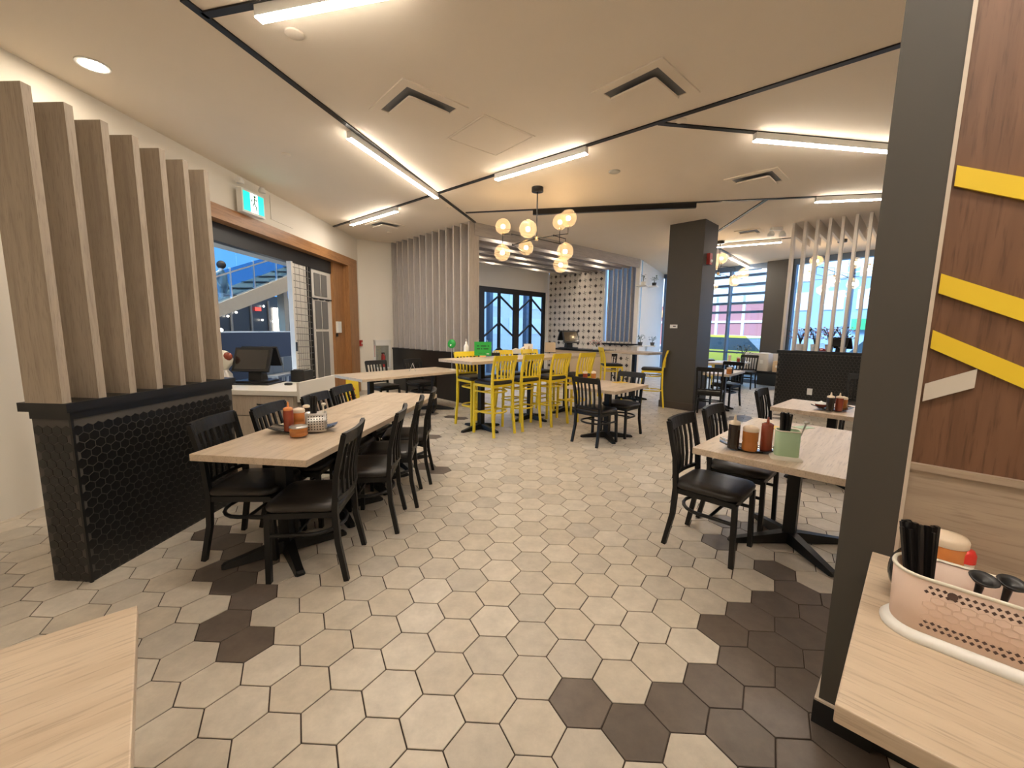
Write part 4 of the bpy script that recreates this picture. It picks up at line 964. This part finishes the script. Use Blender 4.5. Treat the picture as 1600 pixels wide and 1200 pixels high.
# ------------------------------------------------------------------ things on the long high table
hz = 1.07
q = near(728, 557, hz); t = thing('sanitizer_bottle', 'white hand sanitizer pump bottle on the high table', 'bottle', (q[0], q[1] + .05, hz)); MB().lathe([(.04, 0), (.043, .01), (.043, .16), (.018, .20)], 16).build('body', 'bottle_white', t); MB().lathe([(.018, .20), (.018, .235), (.007, .24), (.007, .27)], 12).build('pump', 'bottle_white', t); MB().box(-.006, -.05, .27, .006, .01, .282).build('spout', 'bottle_white', t)
q = near(754, 558, hz); t = thing('green_sign_board', 'bright green notice board with dark lettering on the high table', 'sign', (q[0], q[1] + .05, hz), R(5))
MB().box(-.135, -.008, .02, .135, .008, .24).build('board', 'sign_green', t)
for z_, ws in ((.165, ((-.095, -.055), (-.035, .055), (.075, .10))), (.12, ((-.095, -.045), (-.03, -.01), (.01, .09))), (.055, ((-.07, -.005), (.01, .035)))):
    for xa_, xb_ in ws: MB().box(xa_, -.0095, z_, xb_, -.0078, z_ + (.020 if z_ > .1 else .008)).build('lettering', 'sign_dark', t)
MB().box(.06, -.010, .045, .10, -.008, .055).build('white_mark', 'white_plastic', t); MB().box(-.05, -.03, 0, .05, .03, .022).build('board_foot', 'sign_orange', t)
for s_ in (-1, 1): MB().tube([(s_ * .07, 0, .235), (s_ * .075, 0, .262), (s_ * .055, 0, .272)], .004, 6).build('hook', 'metal', t)
q = near(706, 577, .75); t = thing('table_marker', 'small green round marker on a clear stem on the low side table', 'sign', (q[0], q[1], .75)); MB().lathe([(.05, 0), (.05, .006)], 16).build('marker_foot', 'white_plastic', t); MB().tube([(0, 0, .006), (0, 0, .42)], .004, 6).build('stem', 'metal', t); o = MB().lathe([(1e-5, -.01), (.085, -.008), (.085, .008), (1e-5, .01)], 20).build('marker_disc', 'sign_green', t, (0, 0, .48)); o.rotation_euler = (R(80), 0, R(-25))
MB().box(-.03, -.013, .44, .03, -.011, .47).build('white_mark', 'white_plastic', t)
q = near(645, 580, .75); t = thing('plate_stand', 'small clear folded card stand on the low side table', 'stand', q); MB().tube([(-.06, 0, 0), (0, .0, .14), (.05, 0, 0)], .006, 6).build('stand_frame', 'metal', t)
def card_box(label, px, py, w, h, d, m, rz, nm='menu_stand', lean=0):
    q = near(px, py, hz); t = thing(nm, label, 'stand', (q[0], q[1] + .08, hz), rz); o = MB().box(-w / 2, -d / 2, 0, w / 2, d / 2, h).build('panel', m, t); o.rotation_euler = (lean, 0, 0)
    MB().box(-w / 2 - .01, -.05, 0, w / 2 + .01, .05, .008).build('foot', 'black_plastic', t); return t
t = card_box('white folded leaflet with a brown figure print on the high table', 826, 552.5, .17, .18, .004, 'paper', R(10), lean=R(-8)); MB().prism([(-.03, .02), (.03, .02), (.008, .14), (-.006, .14)], -.022, -.018, 'y').build('print', 'kraft', t)
card_box('pale grey board standing on the high table before the till', 860, 551, .21, .20, .02, 'kraft', R(5), 'display_board')
q = near(808, 553, hz); t = thing('paper_tray', 'pale scoop-shaped paper tray on the high table', 'tray', (q[0], q[1] + .1, hz), R(20)); MB().prism([(-.11, .0), (.10, .0), (.13, .13), (.05, .08), (-.02, .10), (-.13, .06)], -.03, .03, 'y').build('tray_body', 'paper', t); MB().tube([(.1, -.02, .01), (.14, -.02, .10)], .006, 6).build('pen', 'black_plastic', t)
q = near(790, 554, hz); t = thing('card_terminal', 'black card terminal with a green display on the high table', 'card reader', (q[0], q[1] + .08, hz), R(10)); MB().prism(rrect(.12, .10, .02, 4), 0, .06).build('terminal_body', 'black_plastic', t); MB().box(-.04, -.03, .06, .04, .03, .085).build('display', 'mint', t)
q = near(774, 556, hz); t = thing('condiment_rack', 'dark rack of small cups beside the green notice board', 'rack', (q[0], q[1] + .06, hz), R(8)); MB().box(-.07, -.04, 0, .07, .04, .05).build('rack_body', 'black_plastic', t)
for k in range(3): MB().lathe([(.012, .05), (.015, .08)], 10, (-.04 + .04 * k, 0, 0)).build('cup', 'white_plastic', t)
pos('black till on the host stand before the patterned wall', (1.50, 10.98, 1.04), R(25), 1.25)
# host stand next to the patterned wall with a red flower bowl
hs_ = thing('host_stand', 'pale host stand with a black worktop behind the high table', 'stand', (1.8, 10.7, 0), R(-45)); MB().box(-.75, -.25, 0, .75, .25, 1.0).build('stand_body', 'kraft', hs_); MB().box(-.79, -.29, 1.0, .79, .29, 1.04).build('stand_top', 'black_cap', hs_)
def plant(label, loc, n, spread, h, leaf, flower=None, pot='pot_white', ph=.14, pr=.07, ls=.05, name='potted_plant'):
    t = thing(name, label, 'plant', loc)
    MB().lathe([(pr * .75, 0), (pr, ph), (pr * .9, ph), (pr * .85, ph * .85)], 16).build('pot', pot, t)
    for k in range(max(3, n // 8)):
        a_ = 2 * math.pi * k / max(3, n // 8); MB().tube([(0, 0, ph * .8), (.25 * spread * math.cos(a_), .25 * spread * math.sin(a_), ph + h * .5), (.6 * spread * math.cos(a_), .6 * spread * math.sin(a_), ph + h * .85)], .004, 5).build('stem', leaf, t)
    lf = MB(); fl = MB()
    for k in range(n):
        a_ = random.uniform(0, 6.28); r_ = spread * math.sqrt(random.random()); z = ph + h * (.35 + .65 * random.random()) - r_ * .2
        c = Vector((r_ * math.cos(a_), r_ * math.sin(a_), z)); d = Vector((math.cos(a_ + random.uniform(-1, 1)), math.sin(a_ + random.uniform(-1, 1)), random.uniform(-.2, .7))).normalized() * ls; s2 = d.cross(Vector((0, 0, 1))).normalized() * ls * .3
        tgt = fl if (flower and random.random() < .4) else lf
        tgt.add([c, c + d * .5 + s2, c + d, c + d * .5 - s2, c + d * .5 + Vector((0, 0, ls * .12))], [(0, 1, 4), (1, 2, 4), (2, 3, 4), (3, 0, 4)])
    lf.build('foliage', leaf, t)['kind'] = 'stuff'
    if fl.v: fl.build('blossom', flower, t)['kind'] = 'stuff'
    return t
plant('bowl of red flowers on the host stand before the patterned wall', (2.13, 10.4, 1.04), 60, .16, .16, 'leaf_dark', 'petal', 'pot_white', .07, .12, .05)
put(chair0, 2.62, 11.35, 90, 'black slat-back chair standing before the low patterned wall', GL)
# plants on shelves of the blue-lit wall
for i, (px, py, lab) in enumerate(((1000, 540, 'small succulent in a dark pot on the low ledge of the plant wall'), (1019, 540, 'leafy plant in a dark pot at the right of the plant wall ledge'), (1022, 447, 'plant in a dark pot on the upper right shelf of the plant wall'), (1005, 446, 'small bottle plant on the upper left shelf of the plant wall'))):
    x, z = BW.hit(px, py, -.18); sh_ = tag(MB().box(x - .16, -.30, z - .03, x + .16, 0, z).build('wall_shelf', 'white_plastic', None, BW.loc, BW.a), ['left low', 'right low', 'right upper', 'left upper'][i] + ' white shelf on the plant wall', 'shelf', 'plant wall shelves')
    P = BW.w(x, -.18, z); plant(lab, tuple(P), 26 if i != 3 else 8, .09 if i != 3 else .04, .2, 'leaf', None, 'pot_dark' if i != 3 else 'bottle_white', .10, .07, .07)
# flowers, dome and boxes behind the far low wall
DY = .45
cab = thing('display_cabinet', 'dark display cabinet behind the far low wall', 'cabinet', RS.w(.95, DY + .05), RS.a); MB().box(-.9, -.2, 0, 1.1, .25, 1.12).build('cabinet_body', 'black_cap', cab); MB().box(-.93, -.23, 1.12, 1.13, .28, 1.15).build('cabinet_top', 'black_cap', cab)
for i, (px, lab) in enumerate(((1252, 'leftmost red blossom bush seen through the white slats'), (1275, 'second red blossom bush seen through the white slats'), (1298, 'third red blossom bush seen through the white slats'), (1318, 'rightmost red blossom bush seen through the white slats'))):
    x, z = RS.hit(px, 520, DY); P = RS.w(x, DY, 1.15); plant(lab, tuple(P), 110, .19, .34, 'leaf_dark', 'petal', 'pot_white', .16, .07, .06)
x, z = RS.hit(1283, 537, DY - .18); t = thing('glass_dome', 'white domed display case with pink sweets seen through the slats', 'display case', tuple(RS.w(x, DY - .06, 1.15))); MB().lathe([(.16, 0), (.16, .02), (.13, .02)], 24).build('dome_base', 'red', t); MB().lathe([(.155, .02), (.15, .09), (.10, .16), (1e-5, .19)], 24).build('dome_cover', 'cabinet_glass', t); MB().ball((0, 0, .05), .07, 12, 8, .6).build('sweets', 'petal', t)
x, z = RS.hit(1313, 535, DY - .1); pos('black till behind the far low wall seen through the slats', tuple(RS.w(x, DY - .02, 1.15)), RS.a + R(160), .8)
# far clutter by the street window
q = (5.95, 10.55, .75); plant('bouquet on the far table before the street window', q, 60, .20, .34, 'leaf_dark', None, 'pot_dark', .12, .06, .07)
q2 = (5.72, 10.35, .75); jar('red sauce jar on the far table by the street window', q2, 'sauce_red', .16, .04); jar('cream sauce jar on the far table by the street window', (5.60, 10.55, .75), 'cap_cream', .2, .035)
st = thing('waiting_bench', 'dark bench with stacked goods under the grey window column', 'bench', WW.w(c0 + .3, -.75), WW.a); MB().box(-.7, -.3, .42, .9, .3, .48).build('bench_seat', 'black_cap', st); MB().box(-.6, -.25, 0, -.5, .25, .42).build('bench_leg', 'black_metal', st); MB().box(.7, -.25, 0, .8, .25, .42).build('bench_leg', 'black_metal', st); MB().box(-.55, .28, .48, .85, .33, .95).build('bench_back', 'grey_door', st)
for i, (dx_, w_, h_, m, lab) in enumerate(((-.35, .3, .22, 'paper', 'crumpled white bag on the dark bench'), (.15, .34, .5, 'grey_door', 'tall grey box on the dark bench'), (.55, .25, .3, 'kraft', 'brown carton on the dark bench'))):
    P = WW.w(c0 + .3 + dx_, -.78, .48); t = thing('storage_box', lab, 'box', tuple(P), WW.a); MB().rings([[(x * k, y * k, z) for x, y in rrect(w_, .3, .03, 3)] for k, z in ((1, 0), (1.02, h_ * .5), (.94, h_ * .95), (.5, h_))], True, False).build('box_body', m, t); MB().box(-.04, -.155, h_ * .4, .04, -.15, h_ * .6).build('label_patch', 'white_plastic', t)
# tray set on pillar table
q = (4.02, 7.55, .75); jar('brown jar on the table beside the grey pillar', q, 'sauce_amber', .13, .045); t = thing('cutlery_cup', 'dark cutlery cup on the table beside the grey pillar', 'holder', (4.12, 7.68, .75)); lathe_part([(.04, 0), (.045, .13), (.04, .13), (.036, .02)], 'cup_body', 'black_plastic', t); lathe_part([(.046, .118), (.048, .125), (.046, .132)], 'cup_rim', 'metal', t)
tag(MB().box(-.14, -.07, 0, .14, .07, .004).build('menu_card', 'paper', None, (4.30, 7.92, .75), R(48)), 'white menu sheet on the table beside the grey pillar', 'card')
# ------------------------------------------------------------------ outside the left opening: concourse with escalator
g1 = struct(MB().box(-40, -20, -.14, 60, 70, -.105).build('ground_outside', 'asphalt'))
def LP(px, py, off): return LW.hit(px, py, off)
O1, O2, O3 = 3.0, 6.0, 11.0
xa, zt = LP(332, 518, O1); xb, _ = LP(470, 518, O1)
pa = thing('parapet', 'low dark blue parapet with a white top rail outside the left opening', 'parapet', LW.w(0, O1), LW.a)
MB().box(xa - 3, 0, -.1, xb + 4, .12, zt - .03).build('parapet_wall', 'parapet_blue', pa); MB().box(xa - 3, -.03, zt - .03, xb + 4, .15, zt).build('parapet_rail', 'white_plastic', pa)
es = thing('escalator', 'escalator with a beige truss and blue glass sides outside the left opening', 'escalator', LW.w(0, O2), LW.a)
A = LP(340, 475, O2); B = LP(463, 426, O2); A2 = LP(344, 495, O2); B2 = LP(463, 450, O2)
def ext(a, b, t): return (a[0] + (b[0] - a[0]) * t, a[1] + (b[1] - a[1]) * t)
q0, q1, q2, q3 = ext(A2, B2, -.6), ext(A2, B2, 1.8), ext(A, B, 1.8), ext(A, B, -.6)
MB().prism([q0, q1, q2, q3], 0, 1.2, 'y').build('truss', 'stringer', es)
T0 = LP(338, 426, O2); T1_ = LP(430, 394, O2)
sl = (B[1] - A[1]) / (B[0] - A[0]); base = lambda x: A[1] + sl * (x - A[0]); hgl = T0[1] - base(T0[0])
px_ = [LP(p_, 430, O2)[0] for p_ in (362, 399, 434)]; stp = px_[1] - px_[0]
posts = [px_[0] - stp * 2, px_[0] - stp] + px_ + [px_[2] + stp, px_[2] + 2 * stp]
for i in range(len(posts) - 1):
    xa_, xb_ = posts[i] + .03, posts[i + 1] - .03
    MB().prism([(xa_, base(xa_) + .06), (xb_, base(xb_) + .06), (xb_, base(xb_) + hgl), (xa_, base(xa_) + hgl)], .05, .07, 'y').build('glass_panel', 'rail_glass', es)
for x in (posts[1], posts[-2]): MB().box(x - .15, .45, -.1, x + .15, .75, base(x) - .5).build('support', 'stringer', es)
for x in posts: MB().box(x - .02, .03, base(x) - .02, x + .02, .09, base(x) + hgl + .02).build('rail_post', 'metal', es)
MB().bar((posts[0], .06, base(posts[0]) + hgl * .86), (posts[-1], .06, base(posts[-1]) + hgl * .86), .03, .05).build('handrail', 'metal', es)
for i in range(9):
    x = posts[0] + (posts[-1] - posts[0]) * i / 8; MB().box(x - .25, .1, base(x) - .02, x + .25, 1.1, base(x) + .0).build('step', 'mesh_grey', es)
# rider on the escalator, only the head rises above the glass
hx_, hz_ = LP(345, 417, O2 + .5); pr = thing('person', 'person with dark hair riding the escalator, only the head above the glass', 'person', LW.w(hx_, O2 + .5, hz_ - 1.62), LW.a)
vs = [(0, 0, .92), (0, 0, 1.18), (0, 0, 1.40), (0, 0, 1.52), (0, -.01, 1.64), (.19, 0, 1.40), (.24, .02, 1.12), (.22, -.12, .90), (-.19, 0, 1.40), (-.24, .02, 1.12), (-.22, -.12, .90), (.10, 0, .88), (.11, -.02, .48), (.11, .03, .08), (.11, -.10, .03), (-.10, 0, .88), (-.11, -.02, .48), (-.11, .03, .08), (-.11, -.10, .03)]
ed_ = [(0, 1), (1, 2), (2, 3), (3, 4), (2, 5), (5, 6), (6, 7), (2, 8), (8, 9), (9, 10), (0, 11), (11, 12), (12, 13), (13, 14), (0, 15), (15, 16), (16, 17), (17, 18)]
rd = [.15, .14, .13, .055, .105, .06, .045, .035, .06, .045, .035, .09, .065, .045, .035, .09, .065, .045, .035]
bm_ = bpy.data.meshes.new('body'); bm_.from_pydata(vs, ed_, []); bo = bpy.data.objects.new('body', bm_); COL.objects.link(bo); bo.parent = pr
sk = bo.modifiers.new('skin', 'SKIN'); bo.modifiers.new('sub', 'SUBSURF').levels = 1
for i, r_ in enumerate(rd): bm_.skin_vertices[0].data[i].radius = (r_, r_)
bm_.skin_vertices[0].data[0].use_root = True; bm_.materials.append(M['shirt'])
MB().ball((0, -.02, 1.69), .14, 14, 10, 1.0).build('hair', 'hair', pr)
MB().ball((.05, .05, 1.64), .09, 14, 10, 1.2).build('face', 'skin', pr)
# dark shop behind, soffit and lamps
xs0, zs1 = LP(346, 462, O3); xs1, _ = LP(470, 450, O3); zf = LP(400, 440, O3)[1]
sh = thing('concourse_shop', 'dark shop front with small lights below the escalator', 'shop', LW.w(0, O3), LW.a)
zr = LP(345, 462, O3)[1]
MB().box(xs0 - 8, 0, -.1, xs1 + 3, .3, zr + .3).build('shop_wall', 'concourse_dark', sh)
for px, w_ in ((430, .10), (436, .07)):
    x, z = LP(px, 500, O3 - .05); z1 = LP(px, 481, O3 - .05)[1]; MB().box(x - w_, -.08, -.1, x + w_, -.02, z1).build('lit_column', 'shop_lamp', sh)
for px, py in ((356, 494), (369, 488), (412, 478.5), (435, 495), (433.5, 499), (456, 477), (427, 502), (345, 516), (410, 500)):
    x, z = LP(px, py, O3 - .1); MB().ball((x, -.1, z), .055 if py < 510 else .1, 8, 6).build('lamp', 'shop_lamp', sh)
x, z = LP(404, 483, O3 - .1); MB().box(x - .22, -.1, z - .09, x + .22, -.05, z + .09).build('red_sign', 'shop_red_lamp', sh)
for k in range(7):
    x = xs0 - 1 + k * (xs1 - xs0 + 2) / 6; MB().box(x - .05, -.06, 0, x + .05, 0, zr).build('shop_post', 'mesh_grey', sh)
SO = 1.2; s0 = LP(331, 384, 6.); s1_ = LP(418, 392, 6.)
sf = thing('soffit', 'beige canopy soffit just outside the left opening', 'soffit', LW.w(0, 0), LW.a)
se = at_z(331, 385, 3.05) - LW.o; MB().box(2.0, .3, 3.05, 14, se.dot(LW.n), 3.2).build('soffit_slab', 'soffit', sf)
rf = thing('shade_roof', 'added unseen roof with fill lamps, shading the escalator outside the left opening', 'roof', LW.w(0, 0), LW.a)
MB().box(2, .3, 12, 52, 13.6, 12.2).build('shade_slab', 'soffit', rf); MB().box(2, .3, 3.2, 52, .4, 12).build('shade_apron', 'soffit', rf)  # unseen roof added to keep sky and sun off the escalator
for k in range(4): MB().box(8 + k * 3.4, 4.2, 11.9, 9.6 + k * 3.4, 4.5, 12).build('escalator_fill', 'escalator_fill', rf)  # unseen warm lamps added to light the escalator under the roof
ag = thing('sky_tint_wall', 'added tinted glass wall dimming and bluing the sky behind the escalator', 'glass wall', LW.w(0, 13.4), LW.a)  # glass added to tint the sky seen past the escalator
for k in range(21): MB().box(4 + k * 2.3, 0, -.1, 6.27 + k * 2.3, .02, 12).build('glass_panel', 'sky_tint_glass', ag)
for i, (px, py) in enumerate(((428, 560), (444, 562), (460, 564))):
    x, _ = LP(px, py, 2.0); t = thing('concourse_chair', '%s of the dark seats outside the left opening' % ['left', 'middle', 'right'][i], 'chair', LW.w(x, 2.0, -.105), LW.a, 'dark seats outside'); MB().box(-.2, -.2, .42, .2, .2, .47).build('seat', 'mesh_grey', t); MB().box(-.2, .17, .47, .2, .2, .85).build('backrest', 'mesh_grey', t)
    for a_ in (-.18, .18):
        for b_ in (-.18, .18): MB().box(a_ - .012, b_ - .012, 0, a_ + .012, b_ + .012, .42).build('leg', 'metal', t)
# ------------------------------------------------------------------ street outside the windows
def building(label, fr, x0, x1, y0, h, m, rows, cols, z0=0., pane='facade_pane', shop=None):
    t = thing('street_building', label, 'building', fr.loc, fr.a)
    MB().box(x0, y0, -.1, x1, y0 + 6, h).build('facade', m, t)
    pw = (x1 - x0) / cols; me_ = MB().box(-pw * .33, -.06, -.5, pw * .33, 0, .5).mesh('pane', pane); rh = (h - z0) / rows
    for i in range(cols):
        for j in range(rows):
            o = bpy.data.objects.new('pane', me_); COL.objects.link(o); o.parent = t; o.location = (x0 + (i + .5) * pw, y0, z0 + (j + .5) * rh); o.scale = (1, 1, rh * .62)
    if shop: MB().box(x0 + .5, y0 - .2, .4, x1 - .5, y0, 3.6).build('shop_front', shop, t); MB().box(x0 + .5, y0 - .3, 3.6, x1 - .5, y0, 4.2).build('shop_fascia', 'facade_white', t)
    return t
bx1 = WW.hit(1222, 480, 17)[0]
sb = building('pale building with a red shop front across the street', WW, bx1 - 18, bx1, 17, 10, 'facade_white', 3, 12, 4.4, shop='shop_red')
for k in range(10): MB().box(bx1 - 17.5 + 1.9 * k - .09, 16.7, 0, bx1 - 17.5 + 1.9 * k + .09, 16.8, 4.2).build('shop_mullion', 'facade_white', sb)
for z in (.4, 2.3): MB().box(bx1 - 17.5, 16.72, z - .08, bx1 - .5, 16.8, z + .08).build('shop_rail', 'facade_white', sb)
MB().box(bx1 - 10, 16.6, 2.7, bx1 - 5.5, 16.72, 3.3).build('shop_sign', 'sign_orange', sb)
sb2 = building('blue grey building with rows of bright windows across the street', WW, bx1 + .5, bx1 + 26, 16, 13, 'facade_blue', 6, 15, 2.6)
x, z = WW.hit(1330, 515, 15.8); x2, z2 = WW.hit(1362, 498, 15.8); MB().box(x, 15.7, z, x2, 15.95, z2).build('shop_sign', 'shop_green', sb2)
def car(label, fr, x, y, m):
    t = thing('car', label, 'car', fr.w(x, y, -.105), fr.a)
    MB().prism([(-2.1, .35), (2.1, .35), (2.15, .75), (1.3, .92), (-1.9, .95), (-2.15, .7)], -.85, .85, 'y').build('car_body', m, t)
    MB().prism([(-1.5, .93), (1.1, .93), (.55, 1.45), (-1.0, 1.48)], -.72, .72, 'y').build('car_cabin', 'car_glass', t); MB().prism([(-1.05, 1.44), (.6, 1.42), (.5, 1.5), (-.95, 1.53)], -.74, .74, 'y').build('car_roof', m, t)
    for a_ in (-1.3, 1.3):
        for b_ in (-.85, .85): MB().lathe([(.32, -.1), (.32, .1)], 16).build('wheel', 'tyre', t, (a_, b_, .32)).rotation_euler = (R(90), 0, 0)
car('yellow green car parked outside the left street window', WW, .8, 4.2, 'car_yellow'); car('pale teal car parked behind the yellow car outside', WW, 5.4, 6.4, 'car_teal'); car('white car parked outside seen through the white slats', WW, 10.4, 4.6, 'car_white')
building('pale building across the street from the entrance doors', DW, 5.5, 26, 14, 9, 'facade_white', 4, 9, .8)
car('white car outside the entrance doors', DW, 4.2, 6.0, 'car_white')
# vestibule posts outside the entrance
for i, px in enumerate((765, 822)):
    x, z = DW.hit(px, 490, 2.2); tag(MB().box(x - .08, 2.1, -.105, x + .08, 2.3, 3.4).build('porch_post', 'mullion', None, DW.loc, DW.a), ['left', 'right'][i] + ' dark porch post outside the entrance doors', 'post')
